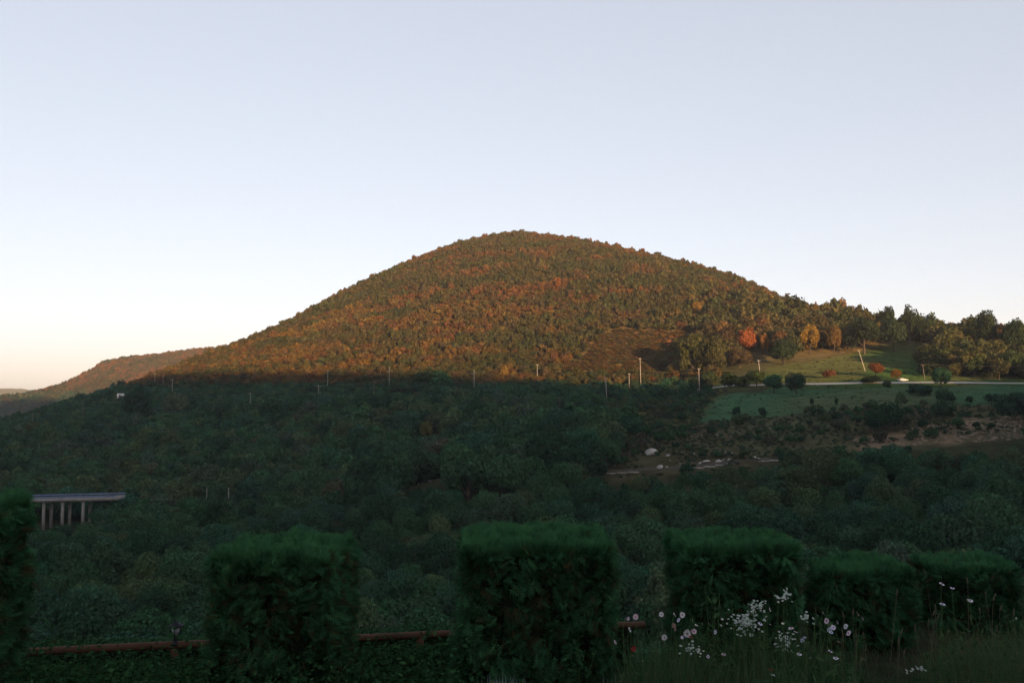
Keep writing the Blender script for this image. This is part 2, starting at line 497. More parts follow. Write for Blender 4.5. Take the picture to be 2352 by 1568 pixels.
# far ridge and the blue hill at the horizon
def hill_sheet(name, sil, D, drop, slope, base, kind='structure', nu=160, nv=36, rough=6.0):
    us = np.linspace(sil[0][0], sil[-1][0], nu)
    vs = np.interp(us, [a for a, b in sil], [b for a, b in sil])
    V = []
    for u, v in zip(us, vs):
        p = P(u, v, D); zt = p[2] - drop
        run = (zt - base) / slope
        for k in np.linspace(-1, 1, nv):
            y = D + k * run
            z = zt - (zt - base) * abs(k) ** 1.15
            V.append((p[0] * y / D, y, z))
    V = np.array(V)
    V[:, 2] += rough * (fbm(V[:, 0] / 90, V[:, 1] / 90, 41) - 0.5)
    g = np.arange(nu * nv).reshape(nu, nv)
    q = np.stack([g[:-1, :-1], g[1:, :-1], g[1:, 1:], g[:-1, 1:]], -1).reshape(-1, 4)
    c = np.tile(np.array((0.05, 0.045, 0.02, 1.0)), (len(V), 1))
    m = mesh_np(name, V, [q], [M_GROUND], {'cover': ('FLOAT_COLOR', 'POINT', c)}, smooth=True)
    link(name, m, kind=kind)
    return V.reshape(nu, nv, 3)
FAR_SIL = [(-700, 985), (-300, 950), (-100, 922), (0, 908), (80, 897), (150, 880), (200, 854), (240, 831), (290, 819), (350, 813), (430, 803), (520, 791), (640, 775), (800, 770), (1000, 800)]
FARV = hill_sheet('far_hill', FAR_SIL, 1600.0, 7.0, 0.30, -50.0)
hill_sheet('distant_hill', [(-900, 880), (-500, 872), (-200, 884), (0, 891), (50, 893), (90, 898), (160, 905), (400, 915)], 4600.0, 0.0, 0.12, -60.0, rough=14.0)

# roads draped on the slope
def drape(name, uv, width, lift, mat, lo=150):
    pts = np.array([ground_at(u, v, lo) for u, v in uv])
    seg = np.r_[0, np.cumsum(np.hypot(*np.diff(pts[:, :2], axis=0).T))]
    ss = np.arange(0, seg[-1], 3.0)
    x = np.interp(ss, seg, pts[:, 0]); y = np.interp(ss, seg, pts[:, 1])
    ker = np.ones(9) / 9
    xp = np.convolve(np.pad(x, 4, 'edge'), ker, 'valid'); yp = np.convolve(np.pad(y, 4, 'edge'), ker, 'valid')
    tx, ty = np.gradient(xp), np.gradient(yp); L = np.hypot(tx, ty) + 1e-9
    nxv, nyv = -ty / L, tx / L
    k = np.linspace(-0.5, 0.5, 5) * width
    X = xp[:, None] + nxv[:, None] * k; Y = yp[:, None] + nyv[:, None] * k
    Zr = zat(X, Y) + lift
    Zr[:, 1:4] += 0.05
    g = np.arange(X.size).reshape(X.shape)
    q = np.stack([g[:-1, :-1], g[1:, :-1], g[1:, 1:], g[:-1, 1:]], -1).reshape(-1, 4)
    link(name, mesh_np(name, np.stack([X, Y, Zr], -1).reshape(-1, 3), [q], [mat], smooth=True), kind='structure')
    return np.stack([xp, yp, zat(xp, yp)], 1)
upper = drape('road', [(1300, 899), (1390, 896), (1500, 893), (1560, 891), (1660, 888), (1740, 885), (1850, 882), (1950, 881), (2090, 880), (2200, 879), (2352, 881), (2440, 884)], 5.0, 0.12, M_ROAD, 300)
M_TRACK = mat_plain('dirt_track', (0.050, 0.048, 0.034), 0.95, 0.3, 1.0, 0.1)
lower = drape('lower_road', [(940, 1111), (1010, 1107), (1200, 1098), (1400, 1083), (1480, 1078), (1560, 1075), (1700, 1064), (1755, 1056), (1900, 1050), (2100, 1046)], 2.6, 0.10, M_TRACK, 180)

# ------------------------------------------------------------------ trees
def leaf_cloud(rs, nclump, per, lsize, squash=0.5, inner=0.15, low=0.28):
    """unit tree crown: diameter 1, from height `low` to 1"""
    cz, hz = (low + 1) / 2, (1 - low) / 2
    cl = []
    for i in range(nclump):
        for _ in range(20):
            d = rs.normal(size=3); d /= np.linalg.norm(d)
            if d[2] > -0.55: break
        r = rs.uniform(0.5, 0.78)
        rc = rs.uniform(0.13, 0.23)
        c = np.array((d[0] * 0.5 * r, d[1] * 0.5 * r, cz + d[2] * hz * r))
        cl.append((c, rc))
    Vs = []; var = []
    for c, rc in cl:
        n = int(per * (rc / 0.18) ** 2)
        d = rs.normal(size=(n, 3)); d /= np.linalg.norm(d, axis=1)[:, None]
        rad = rc * rs.uniform(0.75, 1.08, n)
        rad = np.where(rs.rand(n) < inner, rad * rs.uniform(0.2, 0.9, n), rad)
        p = c + d * rad[:, None] * np.array((1, 1, 2 * hz))
        nrm = d * 0.75 + rs.normal(size=(n, 3)) * 0.5 + (p - np.array((0, 0, cz))) * 0.6
        nrm /= np.linalg.norm(nrm, axis=1)[:, None]
        a = np.cross(nrm, rs.normal(size=(n, 3))); a /= np.linalg.norm(a, axis=1)[:, None]
        b = np.cross(nrm, a)
        s = lsize * rs.uniform(0.6, 1.35, n)[:, None]
        bend = nrm * s * 0.25
        q = np.stack([p - a * s, p - b * s * 0.62 + bend, p + a * s, p + b * s * 0.62 + bend], 1)
        Vs.append(q.reshape(-1, 3)); var.append(np.clip(rs.normal(0.45, 0.2, n) + rs.normal(0, 0.08), 0, 1))
    V = np.concatenate(Vs); var = np.concatenate(var)
    return V, np.arange(len(V)).reshape(-1, 4), var, cl

def trunk_mb(rs, cl, low=0.28, n=6, limbs=5):
    mb = MB()
    top = np.array((rs.normal() * 0.03, rs.normal() * 0.03, low + 0.35))
    mb.tube([(0, 0, -0.12), (0.005, 0, 0.1), top * np.array((0.5, 0.5, 0.6)), top], [0.05, 0.034, 0.026, 0.012], n)
    for c, rc in cl[:limbs]:
        a = top * rs.uniform(0.45, 0.85)
        mb.tube([a, (a + c) / 2 + np.array((0, 0, 0.03)), c], [0.016, 0.011, 0.004], 4, False)
    return mb

VARIANTS = {}
def make_variants(lod, count, nclump, per, lsize, seed, low):
    out = []
    for i in range(count):
        rs = np.random.RandomState(seed + i)
        V, Q, var, cl = leaf_cloud(rs, nclump + rs.randint(-2, 3), per, lsize, low=low)
        crown = mesh_np('crown_%s' % lod, V, [Q], [M_LEAF], {'leaf_var': ('FLOAT', 'FACE', var)})
        tm = trunk_mb(rs, cl, low, 6 if lod == 'near' else 4, 6 if lod == 'near' else 2)
        trunk = tm.me('trunk_%s' % lod, M_BARK, smooth=True)
        out.append((crown, trunk, V, Q, var, tm))
    VARIANTS[lod] = out
make_variants('near', 8, 22, 130, 0.040, 100, 0.04)
make_variants('close', 8, 26, 220, 0.029, 500, 0.04)
make_variants('bush', 8, 16, 70, 0.060, 400, -0.15)
make_variants('mid', 8, 16, 52, 0.068, 200, 0.06)
make_variants('far', 8, 11, 28, 0.105, 300, 0.02)

PROTO = bpy.data.collections.new('forest_trees')     # source shapes of the forest masses, not part of the scene itself
order = []
for lod in ('far', 'mid', 'close'):
    for i, (crown, trunk, V, Q, var, tm) in enumerate(VARIANTS[lod]):
        TV = np.concatenate(tm.V); nb = len(V)
        tq = np.concatenate(tm.Q) + nb; tt = np.concatenate(tm.T) + nb
        m = mesh_np('tree_%s' % lod, np.concatenate([V, TV]), [Q, tq, tt], [M_LEAF, M_BARK],
                    {'leaf_var': ('FLOAT', 'FACE', np.r_[var, np.full(len(tq) + len(tt), 0.5)])},
                    np.r_[np.zeros(len(Q)), np.ones(len(tq) + len(tt))])
        o = bpy.data.objects.new('forest_tree_%d' % len(order) if len(order) > 9 else 'forest_tree_0%d' % len(order), m)
        PROTO.objects.link(o)
        order.append(lod)

def scatter_group():
    ng = bpy.data.node_groups.new('forest_scatter', 'GeometryNodeTree')
    ng.interface.new_socket('Geometry', in_out='INPUT', socket_type='NodeSocketGeometry')
    ng.interface.new_socket('Geometry', in_out='OUTPUT', socket_type='NodeSocketGeometry')
    n, l = ng.nodes, ng.links
    gi, go = n.new('NodeGroupInput'), n.new('NodeGroupOutput')
    ci = n.new('GeometryNodeCollectionInfo')
    ci.inputs['Collection'].default_value = PROTO
    ci.inputs['Separate Children'].default_value = True
    ci.inputs['Reset Children'].default_value = True
    ip = n.new('GeometryNodeInstanceOnPoints')
    ip.inputs['Pick Instance'].default_value = True
    def na(name, typ):
        a = n.new('GeometryNodeInputNamedAttribute'); a.data_type = typ
        a.inputs['Name'].default_value = name
        return a.outputs['Attribute']
    l.new(gi.outputs[0], ip.inputs['Points'])
    l.new(ci.outputs[0], ip.inputs['Instance'])
    l.new(na('kind_index', 'INT'), ip.inputs['Instance Index'])
    l.new(na('turn', 'FLOAT_VECTOR'), ip.inputs['Rotation'])
    l.new(na('size', 'FLOAT_VECTOR'), ip.inputs['Scale'])
    l.new(ip.outputs[0], go.inputs[0])
    return ng
SCATTER = scatter_group()

def forest(name, pts, size, tint, kidx, label, cat='forest'):
    n = len(pts)
    me = bpy.data.meshes.new(name)
    me.vertices.add(n)
    me.vertices.foreach_set('co', np.asarray(pts, np.float32).ravel())
    turn = np.zeros((n, 3)); turn[:, 2] = R.uniform(0, 6.283, n); turn[:, :2] = R.normal(0, 0.05, (n, 2))
    for an, typ, key, d in (('kind_index', 'INT', 'value', kidx), ('turn', 'FLOAT_VECTOR', 'vector', turn),
                            ('size', 'FLOAT_VECTOR', 'vector', size), ('tint', 'FLOAT_VECTOR', 'vector', tint)):
        a = me.attributes.new(an, typ, 'POINT')
        a.data.foreach_set(key, np.asarray(d, np.int32 if typ == 'INT' else np.float32).ravel())
    o = link(name, me)
    md = o.modifiers.new('scatter', 'NODES')
    md.node_group = SCATTER
    return tag(o, label, cat, kind='stuff')

# leaf colours (base colours of real leaves)
COLS = {'green': (0.044, 0.066, 0.026), 'dark': (0.028, 0.044, 0.020), 'olive': (0.072, 0.070, 0.027), 'brown': (0.080, 0.058, 0.031),
        'ochre': (0.150, 0.092, 0.028), 'yellow': (0.23, 0.135, 0.030), 'rust': (0.150, 0.066, 0.028), 'dull': (0.058, 0.060, 0.032), 'red': (0.23, 0.080, 0.028), 'bluegreen': (0.038, 0.062, 0.031)}

def tri(a, b, c, n): return R.triangular(a, b, c, n)

# every tree as a record: x, y, z, dia, height, colour name
def gen(spacing, y0, y1, fan=0.64, jit=0.42):
    xs = np.arange(-y1 * fan, y1 * fan, spacing); ys = np.arange(y0, y1, spacing)
    X, Y = np.meshgrid(xs, ys)
    X = X + R.uniform(-jit, jit, X.shape) * spacing; Y = Y + R.uniform(-jit, jit, Y.shape) * spacing
    X, Y = X.ravel(), Y.ravel()
    k = (np.abs(X) < fan * Y + 12)
    return X[k], Y[k]

def pick(names, probs, n):
    return np.array(names)[R.choice(len(names), n, p=np.array(probs) / np.sum(probs))]

recs = []
def add_recs(X, Y, dia, hgt, names):
    Z = zat(X, Y)
    for r in zip(X, Y, Z, dia, hgt, names): recs.append(r)

# valley wood and shaded slope
X, Y = gen(6.2, 84, 455)
Z = zat(X, Y); u, v, zn = zones(X, Y, Z)
upper_y = np.interp(X, upper[:, 0], upper[:, 1])
open_ = zn['meadow'] | zn['field'] | zn['bare'] | zn['bank']
low_scrub = zn['scrubf'] | zn['scrubl']
keep = ~open_ & (~low_scrub | (R.rand(len(X)) < 0.8))
keep &= ~((u > 1290) & (np.abs(Y - upper_y) < 6))
X, Y, u, v, low_scrub = X[keep], Y[keep], u[keep], v[keep], low_scrub[keep]
nz = fbm(X / 40, Y / 40, 51)
dia = tri(5.5, 7.6, 11.5, len(X)) * (0.75 + 0.5 * nz); hgt = dia * R.uniform(0.85, 1.25, len(X))
ls = R.uniform(0.28, 0.55, len(X))
dia = np.where(low_scrub, dia * ls, dia); hgt = np.where(low_scrub, hgt * ls * 0.8, hgt)
patch = fbm(X / 26, Y / 26, 61)
nm = np.where(patch < 0.40, pick(['dark', 'bluegreen', 'green'], [4, 3, 2], len(X)),
     np.where(patch < 0.58, pick(['green', 'olive', 'dark', 'bluegreen'], [5, 2, 2, 2], len(X)), pick(['dull', 'olive', 'green', 'brown'], [2.5, 3, 4, 0.6], len(X))))
add_recs(X, Y, dia, hgt, nm)
# second, smaller layer filling the slope
X, Y = gen(5.0, 90, 455)
Z = zat(X, Y); u, v, zn = zones(X, Y, Z)
upper_y = np.interp(X, upper[:, 0], upper[:, 1])
keep = ~(zn['meadow'] | zn['field'] | zn['scrubf'] | zn['scrubl'] | zn['bare'] | zn['bank']) & (R.rand(len(X)) < 0.7) & ~((u > 1290) & (np.abs(Y - upper_y) < 6))
X, Y = X[keep], Y[keep]
dia = R.uniform(2.6, 5.0, len(X)); hgt = dia * R.uniform(0.8, 1.3, len(X))
add_recs(X, Y, dia, hgt, pick(['green', 'dark', 'olive', 'brown'], [4, 3, 2, 2], len(X)))
# low bushes on the bare slope
X, Y = gen(5.5, 215, 345)
Z = zat(X, Y); u, v, zn = zones(X, Y, Z)
keep = (zn['bare'] | zn['bank']) & (fbm(X / 18, Y / 18, 77) > 0.50) & (R.rand(len(X)) < 0.8)
X, Y = X[keep], Y[keep]
dia = tri(1.2, 2.4, 5.5, len(X)); add_recs(X, Y, dia, dia * R.uniform(0.6, 1.0, len(X)), pick(['green', 'dark', 'brown', 'olive'], [4, 3, 3, 2], len(X)))
# lit hill: low wide crowns, colours in drifts along the contours
X, Y = gen(4.5, 455, 1040)
Z = zat(X, Y); u, v, zn = zones(X, Y, Z)
right = sstep(1480, 1700, u) * (1 - sstep(600, 720, Y))
keep = ~(zn['meadow'] | zn['field'] | zn['rust']) & (R.rand(len(X)) > right * 0.52)
X, Y, Z, u, v, right, sc = X[keep], Y[keep], Z[keep], u[keep], v[keep], right[keep], zn['scrubh'][keep]
dia = tri(3.8, 5.4, 9.0, len(X)) * (1 + 0.85 * right)
hgt = (dia * 0.35 + 3.0) * R.uniform(0.82, 1.18, len(X)) * (1 + 0.65 * right) * np.where(R.rand(len(X)) < 0.04, 1.45, 1.0)
k = R.uniform(0.5, 0.9, len(X)); dia = np.where(sc, dia * k, dia); hgt = np.where(sc, hgt * k * 0.45, hgt)
pa = fbm(X / 120, Y / 60, 91); pb = fbm(X / 26, Y / 11, 95, 3)
p_ = pb + 0.55 * (pa - 0.5) + 0.06 * sstep(1000, 300, u) + 0.05 * sstep(720, 560, v) * sstep(1250, 900, u) - 0.09 * right + R.normal(0, 0.035, len(X))
hi = v < 700
nm = np.where(p_ > 0.715, np.where(hi, pick(['red', 'rust'], [1, 5], len(X)), pick(['yellow', 'ochre', 'rust'], [1, 4, 2], len(X))),
     np.where(p_ > 0.615, np.where(hi, pick(['rust', 'brown'], [3, 2], len(X)), pick(['ochre', 'brown', 'rust'], [3, 2, 2], len(X))),
     np.where(p_ > 0.49, pick(['brown', 'olive', 'ochre'], [4, 4, 0.8], len(X)), np.where(p_ > 0.36, pick(['olive', 'green'], [4, 2], len(X)), pick(['green', 'dark', 'olive'], [3, 2, 2], len(X))))))
low_ = Z < 3
nm = np.where(low_ & ~sc, pick(['dark', 'green', 'bluegreen', 'olive'], [4, 4, 3, 2], len(X)), nm)  # shade put into the leaf colour below the shadow line
nm = np.where(sc, pick(['ochre', 'olive', 'brown', 'rust'], [2, 4, 4, 1], len(X)), nm)
add_recs(X, Y, dia, hgt, nm)
# knee-high scrub and tussocks that roughen the open slopes
def rough(spacing, y0, y1, zonesel, d0, d1, cols, prob, flat):
    X, Y = gen(spacing, y0, y1)
    Z = zat(X, Y); u, v, zn = zones(X, Y, Z)
    m = np.zeros(len(X), bool)
    for q in zonesel: m |= zn[q]
    upper_y = np.interp(X, upper[:, 0], upper[:, 1])
    m &= (R.rand(len(X)) < prob * (0.4 + 1.2 * fbm(X / 12, Y / 12, 121))) & (np.abs(Y - upper_y) > 4)
    X, Y = X[m], Y[m]
    d = tri(d0, d0 * 1.3, d1, len(X))
    add_recs(X, Y, d, d * R.uniform(0.35, 0.7, len(X)) * flat, pick(cols[0], cols[1], len(X)))
rough(2.3, 215, 345, ('bare', 'bank'), 0.7, 2.2, (['dull', 'olive', 'brown', 'green'], [5, 2, 3, 2]), 0.75, 1.0)
rough(2.6, 290, 560, ('scrubf', 'scrubl'), 1.0, 3.2, (['dull', 'green', 'olive', 'brown'], [4, 3, 2, 2]), 0.8, 1.0)
rough(3.4, 285, 430, ('field',), 0.6, 1.6, (['dull', 'green'], [3, 3]), 0.35, 0.5)
rough(3.4, 355, 560, ('meadow',), 0.6, 1.8, (['olive', 'brown', 'ochre'], [5, 2, 1]), 0.45, 0.5)
rough(2.0, 440, 640, ('scrubh', 'rust'), 2.0, 4.4, (['ochre', 'olive', 'brown', 'rust'], [4, 3, 2, 2]), 0.95, 0.8)

# trees that stand out, measured one by one: u, base v, top v, width, colour, label
special = [
 (1715, 812, 752, 42, 'red', 'bright red autumn tree, the only red crown on the lower lit hillside'),
 (1757, 815, 767, 19, 'yellow', 'slim golden tree just right of the bright red tree'),
 (1860, 812, 748, 42, 'yellow', 'golden autumn tree at the wood edge above the left end of the meadow'),
 (1916, 815, 748, 30, 'ochre', 'thin ochre tree between the golden tree and the big dark tree by the meadow'),
 (1602, 728, 690, 24, 'yellow', 'small round golden tree high on the right flank of the lit hill'),
 (2022, 800, 735, 22, 'ochre', 'narrow orange tree squeezed between two big dark trees above the meadow'),
 (1985, 814, 732, 76, 'dark', 'big dark tree behind the tall leaning power pole at the meadow top'),
 (2052, 808, 722, 56, 'dark', 'dense dark tree right of the narrow orange tree at the meadow top'),
 (2089, 788, 701, 42, 'dark', 'domed dark tree standing highest on the right skyline'),
 (2046, 788, 706, 30, 'dark', 'smaller dark tree on the skyline just left of the domed dark tree'),
 (2263, 812, 718, 56, 'dark', 'broad dark tree on the skyline near the right end of the wood'),
 (2334, 822, 734, 48, 'dark', 'dark rounded skyline tree at the far right edge'),
 (2011, 864, 831, 34, 'rust', 'small round orange tree alone in the meadow above the road'),
 (1906, 868, 849, 30, 'rust', 'low orange bush in the meadow left of the round orange tree'),
 (2058, 870, 849, 26, 'ochre', 'small yellowish bush beside the white parked car'),
 (2140, 864, 830, 60, 'dark', 'wide dark bush clump in the meadow behind the last power pole'),
 (2178, 865, 833, 50, 'olive', 'olive bush joined to the right side of the meadow clump'),
 (2162, 890, 846, 40, 'dark', 'dark tree on the near roadside below the meadow clump'),
 (2113, 908, 881, 52, 'dark', 'low dark bush in the field below the road, left of the roadside tree'),
 (2004, 880, 864, 46, 'dark', 'low dark bush on the road edge below the round orange tree'),
 (2036, 889, 874, 20, 'dark', 'tiny dark bush beside the road below the parked car'),
 (1829, 908, 852, 42, 'dark', 'tall dark tree in front of the road at the field edge'),
 (1778, 903, 861, 46, 'green', 'shaggy green tree left of the tall dark tree before the road'),
 (1625, 890, 849, 42, 'bluegreen', 'round bluish tree at the start of the visible road'),
 (1688, 889, 853, 58, 'dark', 'wide dark roadside bush right of the round bluish tree'),
 (1738, 888, 851, 44, 'green', 'green roadside tree under the white power pole'),
 (1692, 954, 931, 17, 'dark', 'slim dark bush, left one of a pair on the green field'),
 (1750, 957, 935, 18, 'dark', 'slim dark bush, right one of a pair on the green field'),
 (1706, 974, 951, 46, 'olive', 'low olive bush at the lower edge of the green field'),
 (1865, 931, 914, 9, 'dark', 'tiny dark sapling in the middle of the green field'),
 (1922, 932, 915, 9, 'dark', 'tiny dark sapling toward the right of the green field'),
 (2034, 1000, 921, 76, 'dark', 'large dark tree on the bare brown slope below the field'),
 (2168, 966, 917, 52, 'green', 'green tree on the slope just above the pale rocky bank'),
 (2332, 968, 903, 72, 'dark', 'dark tree above the rocky bank at the right edge'),
 (318, 978, 894, 62, 'dark', 'tall very dark tree beside the small white shed'),
 (403, 962, 905, 52, 'brown', 'brownish round tree right of the very dark tree'),
 (977, 1014, 964, 28, 'ochre', 'small ochre tree standing out in the shaded green wood'),
 (1078, 1165, 1034, 112, 'green', 'big green tree in the middle of the shaded slope, left of a pair'),
 (1156, 1165, 1046, 104, 'green', 'big green tree in the middle of the shaded slope, right of a pair'),
 (985, 893, 845, 62, 'green', 'tall green tree rising above the shaded roadside row left of centre'),
 (1010, 895, 850, 60, 'green', 'second tall green tree in the roadside row, beside the cross-topped pole'),
 (1590, 870, 770, 62, 'olive', 'large olive tree at the left edge of the wood beside the orange scrub'),
 (1640, 868, 776, 64, 'olive', 'large olive tree right of the one beside the orange scrub'),
 (1700, 850, 800, 55, 'brown', 'brownish tree beneath the bright red tree'),
 (1800, 838, 785, 66, 'dark', 'dark tree at the wood edge left of the meadow'),
]
spec_recs = []
for u, vb, vt, w, c, lab in special:
    g = ground_at(u, vb, 90)
    top = P(u, vt, g[1])
    spec_recs.append((g[0], g[1], g[2], w / F * g[1] * 1.08, max(top[2] - g[2], 0.8) * 1.03, c, lab))

poles = [(753, 849, 520), (894, 843, 510), (859, 875, 452), (1089, 848, 490), (1234, 836, 500), (1391, 866, 432), (1445, 857, 478), (1470, 821, 474), (1286, 916, 402),
         (1605, 845, 425), (1742, 826, 425), (1972, 803, 430), (2119, 837, 388), (396, 870, 560), (575, 901, 470), (732, 884, 482), (191, 923, 500), (75, 949, 480), (356, 857, 640), (375, 862, 630), (420, 910, 520)]
# sight lines that nothing else interrupts in the photograph: u0, u1, lowest visible v, depth
clear = [(u - 3, u + 3, v + {2119: 38, 1972: 46, 1742: 34, 1605: 40, 1391: 29, 1470: 28}.get(u, 15), D) for u, v, D in poles]
clear += [(40, 205, 1188, 270), (205, 266, 1143, 262), (84, 156, 1202, 270), (2050, 2096, 874, 378), (266, 289, 910, 568), (1640, 1730, 888, 445), (1860, 1990, 882, 400), (2060, 2100, 880, 386), (2180, 2400, 882, 380),
          (905, 945, 898, 500), (1400, 1560, 1084, 252), (1600, 1660, 1075, 250), (1700, 1790, 1062, 248), (1478, 1548, 1080, 262), (968, 1012, 1111, 262), (470, 480, 1132, 285), (520, 530, 1134, 285),
          (1770, 2352, 1020, 262)]
clear += [(r[0] / r[1] * F + CX - w * 0.42, r[0] / r[1] * F + CX + w * 0.42, vt + (vb - vt) * 0.62, r[1] - 1) for r, (u, vb, vt, w, c, lab) in zip(spec_recs, special)]

A = np.array([r[:5] for r in recs]); names = np.array([r[5] for r in recs])
px, _ = proj(A[:, 0], A[:, 1], A[:, 2] + A[:, 4] * 0.6)
_, pv = proj(A[:, 0], A[:, 1], A[:, 2] + A[:, 4])
half = A[:, 3] / A[:, 1] * F * 0.46
ok = np.ones(len(A), bool)
for u0, u1, vl, D in clear:
    ok &= ~((A[:, 1] < D) & (px + half > u0) & (px - half < u1) & (pv < vl))
for r in spec_recs:
    ok &= np.hypot(A[:, 0] - r[0], A[:, 1] - r[1]) > (A[:, 3] + r[3]) * 0.36
A, names, px, pv, half = A[ok], names[ok], px[ok], pv[ok], half[ok]
_, pb = proj(A[:, 0], A[:, 1], A[:, 2])

# the ones that show largest become trees of their own
THUJA = [(-260, 80, 1112), (478, 816, 1200), (1055, 1420, 1186), (1540, 1852, 1192), (1862, 2112, 1254), (2104, 2336, 1258)]
hidden = (pv > 1425)
for a, b, vt in THUJA:
    hidden |= (px > a - 6) & (px < b + 6) & (pv > vt - 8)
frame = (px + half * 0.3 > 0) & (px - half * 0.3 < 2352)
# a nearer crown in front of most of it hides a tree
ordr = np.argsort(A[:, 1])
zbuf = np.full(590, 1e9)
seen_px = np.zeros(len(A))
for i in ordr:
    a, b = int(max(px[i] - half[i], 0) // 4), int(min(px[i] + half[i], 2351) // 4)
    if b < a or hidden[i] or not frame[i]: continue
    seg = zbuf[a:b + 1]
    seen_px[i] = np.clip(np.minimum(seg, pb[i]) - pv[i], 0, None).sum() * 4
    zbuf[a:b + 1] = np.minimum(seg, pv[i] + (pb[i] - pv[i]) * 0.12)
score = np.where(hidden | ~frame | (A[:, 4] < 1.5), 0, seen_px)
N_IND = 298 - len(special)
top = np.argsort(-score)[:N_IND]
ind = np.zeros(len(A), bool); ind[top] = score[top] > 0

def tint_of(names_, n, blend=None):
    base = np.array([COLS[c] for c in names_])
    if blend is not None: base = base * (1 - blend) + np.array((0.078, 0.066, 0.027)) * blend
    return base * np.exp(R.normal(0, 0.10, (n, 1))) * np.exp(R.normal(0, 0.05, (n, 3)))

SHADE_TINT = np.array((0.84, 1.42, 1.74))      # shade painted into the leaves: greener, bluer tint for the shaded wood
rest = ~ind
k = np.where(A[rest, 1] < 230, 16, np.where(A[rest, 1] < 560, 8, 0)) + R.randint(0, 8, rest.sum())
sc = np.stack([A[rest, 3], A[rest, 3], A[rest, 4]], 1)
up_ = sstep(-1, 5, A[rest, 2])[:, None]  # painted shade fades out where the trees rise into the sun
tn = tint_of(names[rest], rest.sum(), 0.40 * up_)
tn = tn * (SHADE_TINT * (1 - up_) + up_)
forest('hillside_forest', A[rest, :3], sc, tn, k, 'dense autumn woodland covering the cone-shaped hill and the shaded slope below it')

# trees on the far ridge
fv = FARV.reshape(-1, 3)
nu_, nv_ = FARV.shape[:2]
pts = []
for _ in range(9000):
    a, b = R.uniform(20, nu_ * 0.80), R.uniform(1, nv_ * 0.56)
    i, j = int(a), int(b); fa, fb = a - i, b - j
    p = (FARV[i, j] * (1 - fa) + FARV[i + 1, j] * fa) * (1 - fb) + (FARV[i, j + 1] * (1 - fa) + FARV[i + 1, j + 1] * fa) * fb
    pts.append(p)
pts = np.array(pts)
d = tri(6, 8, 12, len(pts))
w = fbm(pts[:, 0] / 50, pts[:, 1] / 50, 33)
nm = np.where(R.rand(len(pts)) < sstep(0.38, 0.62, w), pick(['rust', 'ochre', 'brown'], [3, 1, 3], len(pts)), pick(['olive', 'dark', 'brown'], [3, 2, 2], len(pts)))
forest('far_forest', pts, np.stack([d, d, d], 1), tint_of(nm, len(pts), 0.2) * np.where((pts[:, 2] < -2)[:, None], SHADE_TINT * 0.9, 1.0), R.randint(0, 8, len(pts)), 'hazy autumn woodland on the second ridge at the far left')  # shade painted into the leaves at the ridge foot

WORDS = {'green': 'mid green', 'dark': 'dark green', 'olive': 'olive green', 'brown': 'brownish', 'ochre': 'ochre', 'yellow': 'golden', 'rust': 'rusty orange', 'red': 'red', 'bluegreen': 'bluish green', 'dull': 'dull grey-green'}
def where_is(u, v, y):
    if y > 430 or v < 905:
        return 'at the top of the right skyline wood' if (u > 1900 and v < 790) else ('in the lit wood right of the hill' if u > 1500 else 'in the roadside row along the sunlight edge')
    if u > 1330 and v < 1045: return 'scattered on the open ground below the road'
    if v < 1130:
        return 'on the shaded slope above the viaduct' if u < 480 else ('on the shaded slope under the hill centre' if u < 1330 else 'on the right slope below the rocky bank')
    for a, b, t in ((-99, 478, 'in the gap above the lantern and rail'), (478, 818, 'just above the block left of the rail gap'), (818, 1055, 'between the two wide thuja blocks'),
                    (1055, 1420, 'just above the widest thuja block'), (1420, 1545, 'in the gap right of the widest block'), (1545, 1855, 'just above the bright topped block')):
        if a <= u < b: return t
    return 'behind the two lowest thuja blocks'

def plant(rec, label, group, lod, i):
    x, y, z, dia, h, c = rec[:6]
    crown, trunk = VARIANTS[lod][i % 8][:2]
    if h < dia * 0.72 or h < 4.5: crown, trunk = VARIANTS['bush'][i % 8][:2]
    nm_ = 'bush' if h < 4.5 else 'broadleaf_tree'
    r = thing(nm_, (x, y, z), label, 'bush' if h < 4.5 else 'tree', group, R.uniform(0, 6.28))
    r.scale = (dia, dia, h)
    a = link('crown', crown, r)
    a['tint'] = [float(q) for q in tint_of([c], 1)[0] * (SHADE_TINT if z < 3 else np.ones(3))]  # low trees carry the painted shade tint
    link('trunk', trunk, r)
    return r
for i, r in enumerate(spec_recs):
    plant(r, r[6], None, 'near', i + 3)
ORD = ['leftmost', 'second', 'third', 'fourth', 'fifth', 'sixth', 'seventh', 'eighth', 'ninth', 'tenth', 'eleventh', 'twelfth', 'thirteenth', 'fourteenth', 'fifteenth', 'sixteenth']
def nth(k, n):
    if k == 0: return 'leftmost'
    if k == n - 1: return 'rightmost'
    return ORD[k] + ' from left' if k < 10 else ORD[n - 1 - k] + ' from right'
chosen = [i for i in top if ind[i]]
clus = {}
for i in chosen:
    wh = where_is(px[i], pv[i], A[i, 1])
    size = ('tall' if A[i, 4] > 1.12 * A[i, 3] else 'spreading' if A[i, 4] < 0.97 * A[i, 3] else 'round')
    kind = 'bush' if A[i, 4] < 4.5 else 'tree'
    clus.setdefault('%s %s %s %s' % (size, WORDS[names[i]], kind, wh), []).append(i)
n_ = 0
for lab, mem in clus.items():
    mem.sort(key=lambda i: px[i])
    for k_, i in enumerate(mem):
        l_ = lab if len(mem) == 1 else '%s %s' % (nth(k_, len(mem)), lab)
        plant((*A[i], names[i]), l_, 'trees and bushes ' + where_is(px[i], pv[i], A[i, 1]), 'close' if A[i, 1] < 230 else 'near', n_)
        n_ += 1

